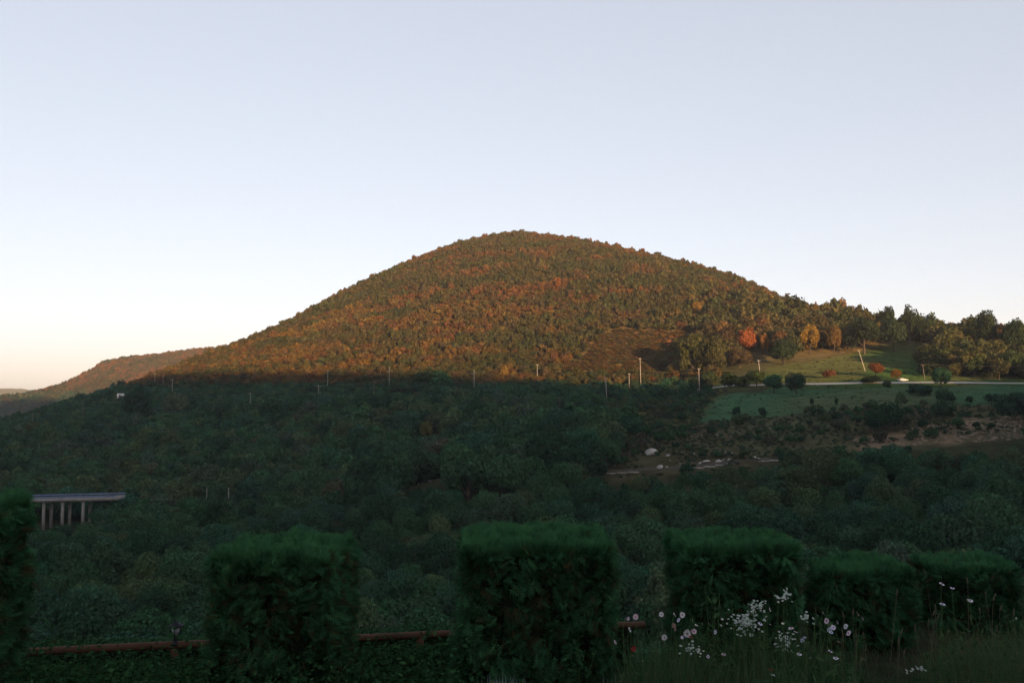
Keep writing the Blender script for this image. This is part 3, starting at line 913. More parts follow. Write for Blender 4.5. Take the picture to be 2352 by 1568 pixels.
# ------------------------------------------------------------------ structures on the slope
# viaduct
M_RAILB = mat_plain('bluish_guardrail_paint', (0.10, 0.15, 0.27), 0.6, 0.15, 1.0, 0.3)
a, b = P(-60, 1149, 254.5), P(268, 1141.5, 257.2)
L = float(np.linalg.norm((b - a)[:2])); rz = math.atan2(b[1] - a[1], b[0] - a[0])
vd = thing('viaduct', tuple(a), 'concrete road viaduct on round piers emerging from the trees at the left', 'viaduct', None, rz)
slope = (b[2] - a[2]) / L
def vz(s): return slope * s
def skew(mb):
    for V in mb.V: V[:, 2] += V[:, 0] * slope
    return mb
link('deck', skew(MB().box((L / 2, 3.2, -0.62), (L, 7.0, 0.6)).box((L / 2, 3.2, -0.24), (L, 6.2, 0.16))).me('deck', M_CONC), vd)
link('edge_beam', skew(MB().box((L / 2, -0.42, -0.42), (L, 0.25, 0.66))).me('edge_beam', M_CONC), vd)
link('edge_beam', skew(MB().box((L / 2, 6.82, -0.42), (L, 0.25, 0.66))).me('edge_beam', M_CONC), vd)
for yy in (-0.36, 6.75):
    g = MB()
    g.box((L / 2, yy, 0.36), (L, 0.07, 0.34)).box((L / 2, yy, 0.58), (L, 0.06, 0.08))
    for s in np.arange(0.5, L, 2.0): g.box((s, yy + 0.09, 0.25), (0.1, 0.1, 0.7))
    link('guardrail', skew(g).me('guardrail', M_RAILB), vd)
for u in (50, 97, 139, 185):
    s = (P(u, 1150, 255.3)[0] - a[0]) / math.cos(rz)
    for yy in (0.5, 5.4):
        w_ = a + np.array((s * math.cos(rz) - yy * math.sin(rz), s * math.sin(rz) + yy * math.cos(rz), 0))
        zg = float(zat(w_[0], w_[1])) - a[2] - 0.5
        link('pier', MB().tube([(s, yy, zg), (s, yy, vz(s) - 1.15)], [0.46, 0.42], 14).me('pier', M_CONC, True), vd)
    link('pier_cap', MB().box((s, 2.95, vz(s) - 1.04), (0.9, 6.2, 0.24)).me('pier_cap', M_CONC), vd)

# utility poles and their wires
LEAN = {1972: 15, 1742: 6, 1470: 2, 1391: 3, 1605: 1, 2119: 5}
PLAB = {753: 'thin pale power pole above the left end of the shaded roadside trees', 894: 'tall pale power pole with a side bracket at the foot of the lit hill',
        859: 'dim thin pole in shade just below and left of the bracketed pole', 1089: 'pale power pole with a crossarm shaped like a cross, under the hilltop',
        1234: 'short pale pole showing above the roadside trees right of the cross-shaped pole', 1391: 'white pole in the shade beside the road at the scrub field',
        1445: 'faint short pole between the white shaded pole and the sunlit scrub pole', 1470: 'sunlit pole in front of the orange scrub patch',
        1286: 'thin grey pole standing in the shaded green wood under the hill centre', 1605: 'grey pole at the left start of the visible road',
        1742: 'bright white sunlit pole at the lower left corner of the meadow', 1972: 'tallest sunlit pole, leaning left in the middle of the meadow',
        2119: 'leaning wooden pole in the meadow right of the parked car', 396: 'white pole at the sunlight edge on the left flank of the hill',
        575: 'thin pole in the shade, lower left of the hill', 732: 'grey pole with crossarm in the shaded trees left of centre', 191: 'faint pole among shaded trees at the far left above the viaduct',
        75: 'faintest pole near the left picture edge above the viaduct', 356: 'small orange-lit pole on the left flank, left one of two', 375: 'small orange-lit pole on the left flank, right one of two',
        420: 'dim pole beside the brownish round tree on the left'}
PTOP = {}
for u, v, D in poles:
    tp = P(u, v, D)
    lean = LEAN.get(u, 0) / F * D
    x, y = tp[0] + lean, D
    z0 = float(zat(x, y))
    H = max(tp[2] - z0, 5.0)
    mat = M_DARKPOLE if u in (191, 75, 859, 420, 2119, 1286) else M_POLE
    r = thing('utility_pole', (x, y, z0), PLAB[u], 'utility pole', 'power poles along the hillside road')
    tpt = np.array((-lean, 0, H))
    link('shaft', MB().tube([(0, 0, -0.6), tpt], [0.13, 0.085], 8).me('shaft', mat, True), r)
    k = 1.5 if u in (1089, 732) else 0.75
    c = tpt * 0.955 if u not in (1089,) else tpt * 0.84
    if u == 894:
        link('crossarm', MB().box(tpt * 0.86 + (0.7, 0, 0), (1.4, 0.14, 0.16)).me('crossarm', mat), r)
    else:
        link('crossarm', MB().box(c - (0, 0.17, 0), (2 * k, 0.10, 0.11)).me('crossarm', mat), r)
    ins = MB()
    for s in (-0.9, 0.9):
        q = c + (s * k, -0.17, 0.08) if u != 894 else tpt * 0.86 + (0.7 + s * 0.6, 0, 0.08)
        ins.tube([q, q + (0, 0, 0.1), q + (0, 0, 0.24)], [0.05, 0.08, 0.03], 6)
    link('insulators', ins.me('insulators', M_CER, True), r)
    PTOP[u] = np.array((x, y, z0)) + c + (0, -0.17, 0.3)
def wires(seq, label, off=(-0.6, 0.6), extra=None):
    mb = MB()
    pts = [PTOP[u] for u in seq] + ([np.array(extra)] if extra is not None else [])
    for p, q in zip(pts[:-1], pts[1:]):
        for o in off:
            ln = np.linalg.norm(q - p)
            t = np.linspace(0, 1, 10)[:, None]
            c = p * (1 - t) + q * t + np.array((o, 0, 0))
            c[:, 2] -= 4 * t[:, 0] * (1 - t[:, 0]) * ln * 0.012
            mb.tube(c, 0.006, 4, False)
    o = link('power_line', mb.me('power_line', M_WIRE))
    tag(o, label, 'power line')
wires([753, 894, 1089, 1234, 1470, 1742, 1972, 2119], 'thin power wires sagging along the foot of the lit hill to the leaning meadow pole', extra=P(2460, 838, 372))
wires([75, 191, 420, 575, 732, 859], 'thin power wires crossing the shaded trees at the left')
wires([1286, 1391, 1605], 'thin power wires through the shade beside the start of the visible road')

# parked car
M_CARW = mat_plain('white_car_paint', (0.62, 0.61, 0.58), 0.3, 0.05, 1.0, 0.5)
M_GLASS = mat_plain('dark_car_glass', (0.02, 0.025, 0.03), 0.1, 0.1, 1.0, 0.6)
M_TYRE = mat_plain('tyre_rubber', (0.02, 0.02, 0.02), 0.9, 0.1, 5.0, 0.2)
M_LAMPR = mat_plain('red_lamp', (0.35, 0.03, 0.02), 0.3, 0.05, 1.0, 0.5)
M_LAMPW = mat_plain('clear_lamp', (0.6, 0.6, 0.55), 0.2, 0.05, 1.0, 0.5)
g = ground_at(2074, 876, 300)
car = thing('parked_car', tuple(g), 'white car parked on the grass verge above the hillside road', 'car', None, 0.12)
def loft(sections):
    n = len(sections[0]); V = np.concatenate(sections); Q = []
    for i in range(len(sections) - 1):
        for k in range(n):
            Q.append((i * n + k, (i + 1) * n + k, (i + 1) * n + (k + 1) % n, i * n + (k + 1) % n))
    T = []
    for base in (0, (len(sections) - 1) * n):
        for k in range(1, n - 1):
            T.append((base, base + k, base + k + 1) if base == 0 else (base, base + k + 1, base + k))
    return MB().add(V, Q, T)
def ring(x, w, z0, z1, r=0.12):
    return np.array([(x, -w + r, z0), (x, w - r, z0), (x, w, z0 + r), (x, w, z1 - r), (x, w - r * 1.6, z1), (x, -w + r * 1.6, z1), (x, -w, z1 - r), (x, -w, z0 + r)])
link('body', loft([ring(-2.15, 0.72, 0.42, 0.78), ring(-2.05, 0.82, 0.30, 0.92), ring(-0.9, 0.86, 0.24, 0.98), ring(0.8, 0.86, 0.24, 0.96), ring(1.75, 0.82, 0.28, 0.82), ring(2.12, 0.70, 0.40, 0.66)]).me('body', M_CARW, True), car)
link('window', loft([ring(-1.75, 0.70, 0.96, 0.99, 0.01), ring(-1.25, 0.66, 0.95, 1.33, 0.08), ring(0.15, 0.66, 0.94, 1.35, 0.08), ring(0.95, 0.70, 0.93, 0.96, 0.01)]).me('window', M_GLASS), car)
link('roof', loft([ring(-1.32, 0.60, 1.325, 1.36, 0.012), ring(-0.9, 0.63, 1.335, 1.43, 0.03), ring(-0.1, 0.63, 1.335, 1.43, 0.03), ring(0.22, 0.60, 1.335, 1.37, 0.012)]).me('roof', M_CARW, True), car)
for x in (-1.3, 1.32):
    for y in (-0.78, 0.78):
        wl_ = link('wheel', MB().tube([(x, y - 0.1, 0.31), (x, y + 0.1, 0.31)], 0.31, 14).me('wheel', M_TYRE), car)
        link('rim', MB().tube([(x, y - 0.112, 0.31), (x, y + 0.112, 0.31)], 0.18, 10).me('rim', M_CONC), wl_)
for y in (-0.55, 0.55):
    link('headlight', MB().box((2.06, y, 0.62), (0.12, 0.26, 0.14)).me('headlight', M_LAMPW), car)
    link('tail_light', MB().box((-2.12, y, 0.74), (0.1, 0.22, 0.16)).me('tail_light', M_LAMPR), car)

# small pale shed on the left shoulder
M_WHITE = mat_plain('pale_plaster', (0.50, 0.45, 0.43), 0.9, 0.12, 1.5, 0.1)
M_TIN = mat_plain('pale_sheet_roof', (0.50, 0.46, 0.44), 0.7, 0.15, 2.0, 0.2)
tp_ = P(277, 903, 572); zg = float(zat(tp_[0], tp_[1])); hw = tp_[2] - zg - 1.6
hut = thing('house', (tp_[0], tp_[1], zg), 'small pale house showing its top above shaded trees on the left shoulder', 'house', None, 0.35)
link('wall', MB().box((0, 0, hw / 2 - 0.3), (3.7, 3.4, hw + 0.6)).me('wall', M_WHITE), hut)
rf = MB()
rf.add([(-2.1, -2.0, hw - 0.05), (2.1, -2.0, hw - 0.05), (2.1, 0, hw + 1.5), (-2.1, 0, hw + 1.5), (-2.1, 2.0, hw - 0.05), (2.1, 2.0, hw - 0.05)], [(0, 1, 2, 3), (3, 2, 5, 4)], [(0, 3, 4), (1, 5, 2)])
link('roof', rf.me('roof', M_TIN), hut)
link('door', MB().box((-0.9, -1.72, 0.95), (0.9, 0.06, 2.0)).me('door', M_DARKPOLE), hut)
for x in (-0.85, 0.85):
    link('window', MB().box((x, -1.72, hw - 1.3), (0.8, 0.06, 0.9)).me('window', M_GLASS), hut)

# rocks on the bare slope
def rock_mesh(rs):
    import bmesh
    bm = bmesh.new(); bmesh.ops.create_icosphere(bm, subdivisions=2, radius=0.5)
    d = [np.array(q) / np.linalg.norm(q) for q in rs.normal(size=(9, 3))]
    lim_ = rs.uniform(0.28, 0.46, 9)
    for v in bm.verts:
        c = np.array(v.co)
        for q, li in zip(d, lim_):
            k = c @ q
            if k > li: c = c - q * (k - li)
        v.co = c + rs.normal(size=3) * 0.015
    m = bpy.data.meshes.new('rock'); bm.to_mesh(m); bm.free()
    m.materials.append(M_LIME)
    return m
RS = np.random.RandomState(3)
ROCKM = [rock_mesh(RS) for _ in range(7)]
rocks = [(655, 615, 170), (845, 630, 55), (880, 610, 24), (780, 360, 30), (1060, 380, 28), (1155, 385, 28), (1250, 390, 50), (1415, 395, 44), (1575, 400, 18), (1650, 330, 16), (2020, 315, 18), (2210, 325, 18),
         (1145, 605, 38), (1200, 620, 44), (1255, 600, 34), (1325, 610, 20), (1390, 615, 54), (1425, 625, 34), (1510, 605, 54), (1575, 605, 44), (1215, 712, 54), (1290, 702, 100), (1430, 697, 92), (1500, 692, 64), (1560, 682, 60),
         (760, 772, 90), (835, 757, 44), (210, 705, 24), (180, 720, 24), (150, 745, 28), (240, 745, 24), (1840, 655, 60), (1890, 670, 44), (1050, 750, 32), (990, 725, 18), (875, 685, 24), (690, 570, 40), (620, 410, 18), (1000, 480, 14), (1465, 495, 14)]
RLAB = {0: 'largest pale limestone outcrop on the brown slope above the lower road', 1: 'pale rock just right of the largest outcrop', 21: 'long pale rock lying on the edge of the lower road',
        22: 'pale rock on the lower road edge, right of the long one', 25: 'pale rock at the left start of the lower road edge'}
rrow = {}
for i, (zx, zy, w) in enumerate(rocks):
    if i in RLAB: continue
    row = 0 if zy < 520 else (1 if zy < 660 else 2)
    rrow.setdefault(row, []).append((zx, i))
for row, mem in rrow.items():
    mem.sort()
    base = ('small pale rock scattered just below the green field', 'pale rock in the upper broken row above the lower road', 'pale rock in the row touching the lower road')[row]
    for k_, (zx, i) in enumerate(mem):
        RLAB[i] = '%s %s' % (nth(k_, len(mem)), base)
for i, (zx, zy, w) in enumerate(rocks):
    u, v = (1450 + zx / 4.704) * 0.9408, (980 + zy / 4.704) * 0.9408
    g = ground_at(u, v, 180)
    s = w / 4.704 * 0.9408 / F * g[1]
    o = link('rock', ROCKM[i % 7], None, (g[0], g[1], g[2] + s * 0.10))
    o.rotation_euler = (R.uniform(-.3, .3), R.uniform(-.3, .3), R.uniform(-0.4, 0.4)); o.scale = (s, s * 0.8, s * R.uniform(0.4, 0.75))
    tag(o, RLAB[i], 'rock', 'pale rocks on the bare slope')
# stony bank: too many pieces to count
mb = MB(); n_ = 0
while n_ < 900:
    x, y = R.uniform(85, 200), R.uniform(225, 300)
    z = float(zat(x, y)); u, v = proj(x, y, z)
    if not inpoly(u, v, BANK) or fbm(np.array([x / 9]), np.array([y / 9]), 31)[0] < 0.42: continue
    s = R.gamma(2.0, 0.28) + 0.15
    q = R.uniform(-0.5, 0.5, (6, 3)) * 0.3 + np.array([(-.5, 0, 0), (.5, 0, 0), (0, -.5, 0), (0, .5, 0), (0, 0, -.4), (0, 0, .42)])
    mb.add(q * s * (1.5, 1, 0.8) + (x, y, z), None, [(0, 2, 5), (2, 1, 5), (1, 3, 5), (3, 0, 5), (2, 0, 4), (1, 2, 4), (3, 1, 4), (0, 3, 4)])
    n_ += 1
tag(link('rubble', mb.me('rubble', M_RUBBLE)), 'broken tan stones covering the crumbling bank at the right', 'rubble', kind='stuff')

# low stone wall pieces along the lower road
for (u0, u1), lab in (((955, 1012), 'short pale wall piece glimpsed through the trees below the hill centre'), ((1392, 1470), 'low pale wall at the left end of the lower road'),
                      ((1580, 1700), 'longest low pale wall along the lower road'), ((1735, 1800), 'low pale wall at the right end of the lower road')):
    ux, _ = proj(lower[:, 0], lower[:, 1], lower[:, 2])
    k = np.where((ux > u0) & (ux < u1))[0]
    if len(k) < 2: continue
    pts = lower[k]; mb = MB()
    for p, q in zip(pts[:-1], pts[1:]):
        c = (p + q) / 2; d = q - p
        off = np.array((d[1], -d[0], 0)) / (np.linalg.norm(d[:2]) + 1e-9) * 2.1
        c = c + off; c[2] = float(zat(c[0], c[1]))
        mb.box(c + (0, 0, 0.12), (np.linalg.norm(d[:2]) * 1.02, 0.3, 0.34), math.atan2(d[1], d[0]))
    tag(link('low_wall', mb.me('low_wall', M_LIME)), lab, 'wall', 'low walls of the lower road')
for u, lab in ((475, 'left one of two small white marker posts in the shaded wood'), (525, 'right one of two small white marker posts in the shaded wood')):
    g = P(u, 1128, 282)
    zg = float(zat(g[0], g[1]))
    r = thing('marker_post', (g[0], g[1], zg), lab, 'post', 'white marker posts')
    top_ = P(u, 1120, 282)[2] - zg
    link('shaft', MB().box((0, 0, top_ / 2), (0.2, 0.16, top_)).me('shaft', M_CONC), r)
    link('cap', MB().box((0, 0, top_ + 0.08), (0.24, 0.2, 0.14)).me('cap', M_DARKPOLE), r)

# ------------------------------------------------------------------ garden terrace in the foreground
gx, gy = np.arange(-19, 19.01, 0.25), np.arange(-8, 18.01, 0.25)
QX, QY = np.meshgrid(gx, gy)
gi_ = np.arange(QX.size).reshape(QX.shape)
q = np.stack([gi_[:-1, :-1], gi_[:-1, 1:], gi_[1:, 1:], gi_[1:, :-1]], -1).reshape(-1, 4)
link('garden_ground', mesh_np('garden_ground', np.stack([QX, QY, garden_z(QX, QY)], -1).reshape(-1, 3), [q], [M_SOIL], smooth=True), kind='structure')

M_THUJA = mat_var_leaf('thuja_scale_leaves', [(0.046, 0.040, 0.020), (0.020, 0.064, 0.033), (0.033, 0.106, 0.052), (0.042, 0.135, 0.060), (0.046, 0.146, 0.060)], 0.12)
M_TWIG = mat_plain('dead_inner_twigs', (0.014, 0.020, 0.012), 1.0, 0.5, 14.0, 0.0)
M_BOX = mat_var_leaf('small_hedge_leaves', [(0.016, 0.026, 0.011), (0.014, 0.045, 0.018), (0.026, 0.075, 0.030), (0.06, 0.11, 0.045)], 0.15)
M_BOXP = mat_var_leaf('pale_hedge_leaves', [(0.020, 0.050, 0.022), (0.035, 0.085, 0.040), (0.055, 0.13, 0.06)], 0.15)

FROND = [(-.05, 0), (.05, 0), (0, 1.0)]
for k, yy in enumerate((0.12, 0.30, 0.48, 0.64)):
    w = 0.34 - 0.05 * k
    for s in (-1, 1):
        FROND += [(0.0, yy), (s * 0.03, yy + 0.13), (s * w, yy + 0.30)]
FROND = np.array(FROND)
def fronds(base, direc, side, length, droop):
    nrm = np.cross(direc, side)
    x, y = FROND[:, 0], FROND[:, 1]
    return (base[:, None] + length[:, None, None] * (x[None, :, None] * side[:, None] + y[None, :, None] * direc[:, None]
            + (-(y ** 2) * droop)[None, :, None] * np.array((0, 0, 1.0)) + (np.abs(x) * 0.35)[None, :, None] * nrm[:, None]))
def unit(a): return a / (np.linalg.norm(a, axis=-1, keepdims=True) + 1e-9)

def clipped_thuja(label, u0, u1, vback, vfront, D, depth, seed, dens=1900, ragged=1.0, zlow=None):
    rs = np.random.RandomState(seed)
    x0 = (u0 - CX) / F * (D if u0 < CX else D + 0.35 * depth); x1 = (u1 - CX) / F * (D if u1 > CX else D + 0.35 * depth)
    zt_ = -(vback - VH) / F * (D + depth) - 0.07
    cx, w = (x0 + x1) / 2, x1 - x0 - 0.04
    zg = float(garden_z(cx, D + depth / 2))
    H = zt_ - zg
    root = thing('clipped_thuja', (cx, D + depth / 2, zg), label, 'hedge block', 'clipped thuja blocks along the terrace edge')
    hx, hy = w / 2, depth / 2
    rad = 0.14
    def shell(qp):
        inner = np.stack([np.clip(qp[:, 0], -hx + rad, hx - rad), np.clip(qp[:, 1], -hy + rad, hy - rad), np.clip(qp[:, 2], 0, H - rad)], 1)
        nr = unit(qp - inner)
        p = inner + nr * rad
        zz = p[:, 2] / H
        tuck = np.clip(0.22 - zz, 0, 1) * 0.5 * ragged
        wob = 0.15 * (fbm(p[:, 0] * 2.3 + p[:, 1] * 1.7 + seed, p[:, 2] * 2.3 + p[:, 1], seed) - 0.5) + 0.12 * (fbm(p[:, 0] * 7 + seed, p[:, 2] * 7 + p[:, 1] * 5, seed + 3) - 0.5)
        p = p + nr * (wob - 0.05)[:, None]
        p[:, :2] *= (1 - tuck)[:, None]
        return p, nr
    # sides, front, top
    def sample(n, face):
        a, b = rs.uniform(-1, 1, n), rs.uniform(0, 1, n)
        if face == 'front': return np.stack([a * hx, np.full(n, -hy), b * H], 1)
        if face == 'back': return np.stack([a * hx, np.full(n, hy), b * H], 1)
        if face == 'left': return np.stack([np.full(n, -hx), a * hy, b * H], 1)
        if face == 'right': return np.stack([np.full(n, hx), a * hy, b * H], 1)
        return np.stack([a * hx, (b * 2 - 1) * hy, np.full(n, H)], 1)
    Vs, var = [], []
    for face, area, k in (('front', 2 * hx * H, 1.0), ('left', 2 * hy * H, 0.75), ('right', 2 * hy * H, 0.75), ('top', 4 * hx * hy, 1.25), ('back', 2 * hx * H, 0.35)):
        n = int(area * dens * k)
        p, nr = shell(sample(n, face))
        hz_ = p[:, 2] / H
        up = np.array((0, 0, 1.0))
        istop = nr[:, 2] > 0.55
        lean = unit(rs.normal(size=(n, 3)))
        # neighbouring sprays share a direction, so the face reads as tufts
        cell = np.floor(p * 6.5).astype(int)
        ch = (cell[:, 0] * 73 + cell[:, 1] * 151 + cell[:, 2] * 283 + seed) % 4096
        tuft = unit(np.random.RandomState(seed + 1).normal(size=(4096, 3)))[ch]
        d = unit(nr * np.where(istop, 0.6, 0.55)[:, None] + up * np.where(istop, 0.9, 0.18)[:, None] + lean * 0.35 + tuft * np.where(istop, 0.3, 0.62)[:, None])
        sd = unit(np.cross(d, unit(rs.normal(size=(n, 3)) + up * 0.2)))
        ln = np.where(istop, rs.uniform(0.08, 0.16, n), rs.uniform(0.08, 0.16, n))
        base = p - nr * rs.uniform(0.02, 0.11, n)[:, None]
        Vs.append(fronds(base, d, sd, ln, 0.12).reshape(-1, 3))
        tv = np.random.RandomState(seed + 2).normal(0, 0.13, 4096)[ch]
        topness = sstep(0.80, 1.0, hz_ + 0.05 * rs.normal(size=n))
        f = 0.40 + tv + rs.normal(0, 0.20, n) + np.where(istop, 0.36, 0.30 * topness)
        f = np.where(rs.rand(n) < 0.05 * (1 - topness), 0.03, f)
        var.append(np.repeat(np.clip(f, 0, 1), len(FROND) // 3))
    V = np.concatenate(Vs); var = np.concatenate(var)
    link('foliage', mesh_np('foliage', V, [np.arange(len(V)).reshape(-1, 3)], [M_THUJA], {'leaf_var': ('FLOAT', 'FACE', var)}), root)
    core = MB().tube([(0, 0, H * 0.10), (0, 0, H * 0.2), (0, 0, H * 0.78), (0, 0, H * 0.92)], [hx * 0.7, hx * 0.98, hx * 0.98, hx * 0.6], 12)
    for Vc in core.V: Vc[:, 1] *= (hy - 0.14) / hx * 1.0; Vc[:, 0] *= 0.92
    link('inner_branches', core.me('inner_branches', M_TWIG), root)
    link('trunk', MB().tube([(0, 0, -0.1), (0.02, 0, 0.4)], [0.09, 0.07], 8).me('trunk', M_BARK, True), root)
    return root
clipped_thuja('tall thuja block cut by the left picture edge, beside the viaduct', -330, 10, 1112, 1165, 7.8, 1.2, 11)
clipped_thuja('wide square thuja block between the lantern and the middle rail gap', 463, 801, 1200, 1262, 8.5, 1.45, 22)
clipped_thuja('widest square thuja block near the centre, left of the flowers', 1036, 1424, 1180, 1244, 8.3, 1.45, 33)
clipped_thuja('bright topped thuja block standing behind the white flowers', 1542, 1850, 1195, 1262, 9.3, 1.2, 44)
clipped_thuja('lower thuja block with a dark gap under its front, left one of the two lowest', 1864, 2110, 1256, 1306, 10.2, 0.95, 55)
clipped_thuja('lowest right thuja block, partly behind tall grass and single flowers', 2104, 2350, 1250, 1302, 10.9, 0.95, 66)

# rail fence
M_RAIL = mat_plain('red_brown_wood_stain', (0.064, 0.032, 0.020), 0.85, 0.3, 5.0, 0.2, 0.15)
ra, rb = P(20, 1499, 10.45), P(1480, 1434, 12.13)
rd = rb - ra; rl = np.linalg.norm(rd[:2]); rdir = rd / np.linalg.norm(rd); rper = np.array((-rdir[1], rdir[0], 0))
fence = thing('rail_fence', tuple(ra), 'low reddish brown round rail fence running behind the thuja blocks', 'fence')
link('rail', MB().tube([(0, 0, 0)] + [rd * t + (0, 0, 0.008 * math.sin(9 * t)) for t in np.linspace(0.05, 0.95, 14)] + [rd], 0.047, 14).me('rail', M_RAIL, True), fence)
tl = (P(401, 1480, 10.85) - ra)[0] / rd[0]
for t in (0.015, tl, tl + 0.19, tl + 0.38, tl + 0.57):
    p = rd * t
    zg = float(garden_z(*(ra + p)[:2])) - ra[2]
    link('post', MB().tube([(p[0], p[1], zg - 0.1), (p[0], p[1], p[2] - 0.03)], 0.045, 12).me('post', M_RAIL, True), fence)

# leaf hedges on both sides of the rail
def low_hedge(name, label, off, width, t0, t1, ztop, n, leaf, mat, seed, fall=0.0):
    rs = np.random.RandomState(seed)
    a_, b_ = ra + rd * t0 + rper * off, ra + rd * t1 + rper * off
    def col(t, k):   # along, across
        p = a_[None] + (b_ - a_)[None] * t[:, None] + rper[None] * (k * width)[:, None]
        return p
    t = rs.rand(n); k = rs.uniform(-.5, .5, n)
    p = col(t, k)
    topz = p[:, 2] + ztop + 0.10 * (fbm(p[:, 0] * 2.2, p[:, 1] * 2.2, seed) - 0.5) + 0.05 * (fbm(p[:, 0] * 9, p[:, 1] * 9, seed + 1) - 0.5) - np.clip(np.abs(k) - 0.36, 0, 1) * 0.35
    zg = garden_z(p[:, 0], p[:, 1])
    side = rs.rand(n) < 0.45
    kk = np.where(side, np.where(rs.rand(n) < 0.75, -0.5, 0.5), k)
    p = np.where(side[:, None], col(t, kk), p)
    z = np.where(side, zg + (topz - zg) * rs.rand(n) ** 0.7, topz - rs.gamma(1.5, 0.018, n))
    nr = np.where(side[:, None], rper[None] * np.sign(kk)[:, None], np.array((0, 0, 1.0))[None])
    nr = unit(nr + rs.normal(size=(n, 3)) * 0.55)
    c = p.copy(); c[:, 2] = z
    aa = unit(np.cross(nr, rs.normal(size=(n, 3)))); bb = np.cross(nr, aa)
    s = leaf * rs.uniform(0.6, 1.4, n)[:, None]
    V = np.stack([c - aa * s, c - bb * s * 0.5 + nr * s * 0.2, c + aa * s, c + bb * s * 0.5 + nr * s * 0.2], 1).reshape(-1, 3)
    f = np.clip(rs.normal(0.42, 0.2, n) + 0.5 * (fbm(c[:, 0] * 3, c[:, 2] * 5 + c[:, 1] * 3, seed + 5) - 0.5), 0, 1)
    o = thing(name, tuple((a_ + b_) / 2), label, 'hedge')
    V = V - (a_ + b_) / 2
    link('foliage', mesh_np('foliage', V, [np.arange(len(V)).reshape(-1, 4)], [mat], {'leaf_var': ('FLOAT', 'FACE', f)}), o)
    core = MB()
    for i in range(24):
        tt = (i + 0.5) / 24
        q_ = a_ + (b_ - a_) * tt
        zgq = float(garden_z(q_[0], q_[1])); zt2 = q_[2] + ztop - 0.09
        core.box(np.array((q_[0], q_[1], (zgq + zt2) / 2)) - (a_ + b_) / 2, (np.linalg.norm(b_ - a_) / 24 * 1.001, width - 0.10, zt2 - zgq), math.atan2(rd[1], rd[0]))
    link('inner_branches', core.me('inner_branches', M_TWIG), o)
low_hedge('low_hedge', 'low dark clipped hedge in front of the brown rail', -0.42, 0.55, -0.06, 0.93, -0.07, 26000, 0.020, M_BOX, 71)
low_hedge('low_hedge', 'paler flat topped hedge strip just behind the brown rail', 0.62, 0.50, -0.03, 1.0, -0.08, 24000, 0.020, M_BOXP, 72)
# dark creeping leaves in front of the low hedge
def ground_leaves(name, label, x0, x1, y0, y1, n, leaf, mat, seed, h=0.12):
    rs = np.random.RandomState(seed)
    x, y = rs.uniform(x0, x1, n), rs.uniform(y0, y1, n)
    z = garden_z(x, y) + rs.gamma(2.0, h / 3, n) * (0.5 + vnoise(x * 2, y * 2, seed))
    nr = unit(np.array((0, -0.25, 1.0)) + rs.normal(size=(n, 3)) * 0.55)
    c = np.stack([x, y, z], 1)
    aa = unit(np.cross(nr, rs.normal(size=(n, 3)))); bb = np.cross(nr, aa)
    s = leaf * rs.uniform(0.6, 1.4, n)[:, None]
    V = np.stack([c - aa * s, c - bb * s * 0.55, c + aa * s, c + bb * s * 0.55], 1).reshape(-1, 3)
    o = link(name, mesh_np(name, V, [np.arange(len(V)).reshape(-1, 4)], [mat], {'leaf_var': ('FLOAT', 'FACE', np.clip(rs.normal(0.35, 0.18, n), 0, 1))}))
    tag(o, label, 'plants', kind='stuff')
ground_leaves('ground_cover', 'dark low leaves covering the ground before the rail hedge', -6.5, 0.6, 7.4, 10.2, 22000, 0.026, M_BOX, 73, 0.3)

# garden lantern on the rail
M_IRON = mat_plain('dark_iron', (0.014, 0.017, 0.022), 0.7, 0.2, 6.0, 0.15)
M_FROST = mat_plain('frosted_glass', (0.26, 0.30, 0.34), 0.4, 0.08, 3.0, 0.5)
lp = ra + rd * tl
base = P(403, 1479, lp[1]); topv = P(403, 1424, lp[1])
Hh = topv[2] - base[2]
lan = thing('garden_lantern', (base[0], base[1], base[2]), 'small dark garden lantern with frosted panes standing on the brown rail', 'lantern', None, math.radians(45 + 4))
link('pedestal', MB().tube([(0, 0, -0.01), (0, 0, 0.02), (0, 0, 0.03), (0, 0, Hh * 0.10), (0, 0, Hh * 0.14), (0, 0, Hh * 0.30), (0, 0, Hh * 0.36)], [0.05, 0.05, 0.038, 0.032, 0.026, 0.025, 0.036], 12).me('pedestal', M_IRON, True), lan)
zb_, zt2 = Hh * 0.36, Hh * 0.74
wb_, wt_ = 0.028, 0.044
fr = MB()
for sx, sy in ((1, 1), (1, -1), (-1, 1), (-1, -1)):
    fr.tube([(sx * wb_, sy * wb_, zb_), (sx * wt_, sy * wt_, zt2)], 0.0065, 5)
fr.box((0, 0, zb_), (2 * wb_ + 0.014, 2 * wb_ + 0.014, 0.012)).box((0, 0, zt2), (2 * wt_ + 0.016, 2 * wt_ + 0.016, 0.010))
link('frame', fr.me('frame', M_IRON), lan)
for k in range(4):
    c, s = math.cos(k * math.pi / 2), math.sin(k * math.pi / 2)
    V = []
    for t_ in (0.0, 0.004):
        for (x, y, z) in ((-wb_, -wb_, zb_ + 0.006), (wb_, -wb_, zb_ + 0.006), (wt_, -wt_, zt2 - 0.005), (-wt_, -wt_, zt2 - 0.005)):
            V.append((x * 0.97, y + t_, z))
    V = np.array(V); V = np.stack([V[:, 0] * c - V[:, 1] * s, V[:, 0] * s + V[:, 1] * c, V[:, 2]], 1)
    link('pane', MB().add(V, [(0, 1, 2, 3), (7, 6, 5, 4), (0, 4, 5, 1), (1, 5, 6, 2), (2, 6, 7, 3), (3, 7, 4, 0)]).me('pane', M_FROST), lan)
rf = MB(); e = 0.115
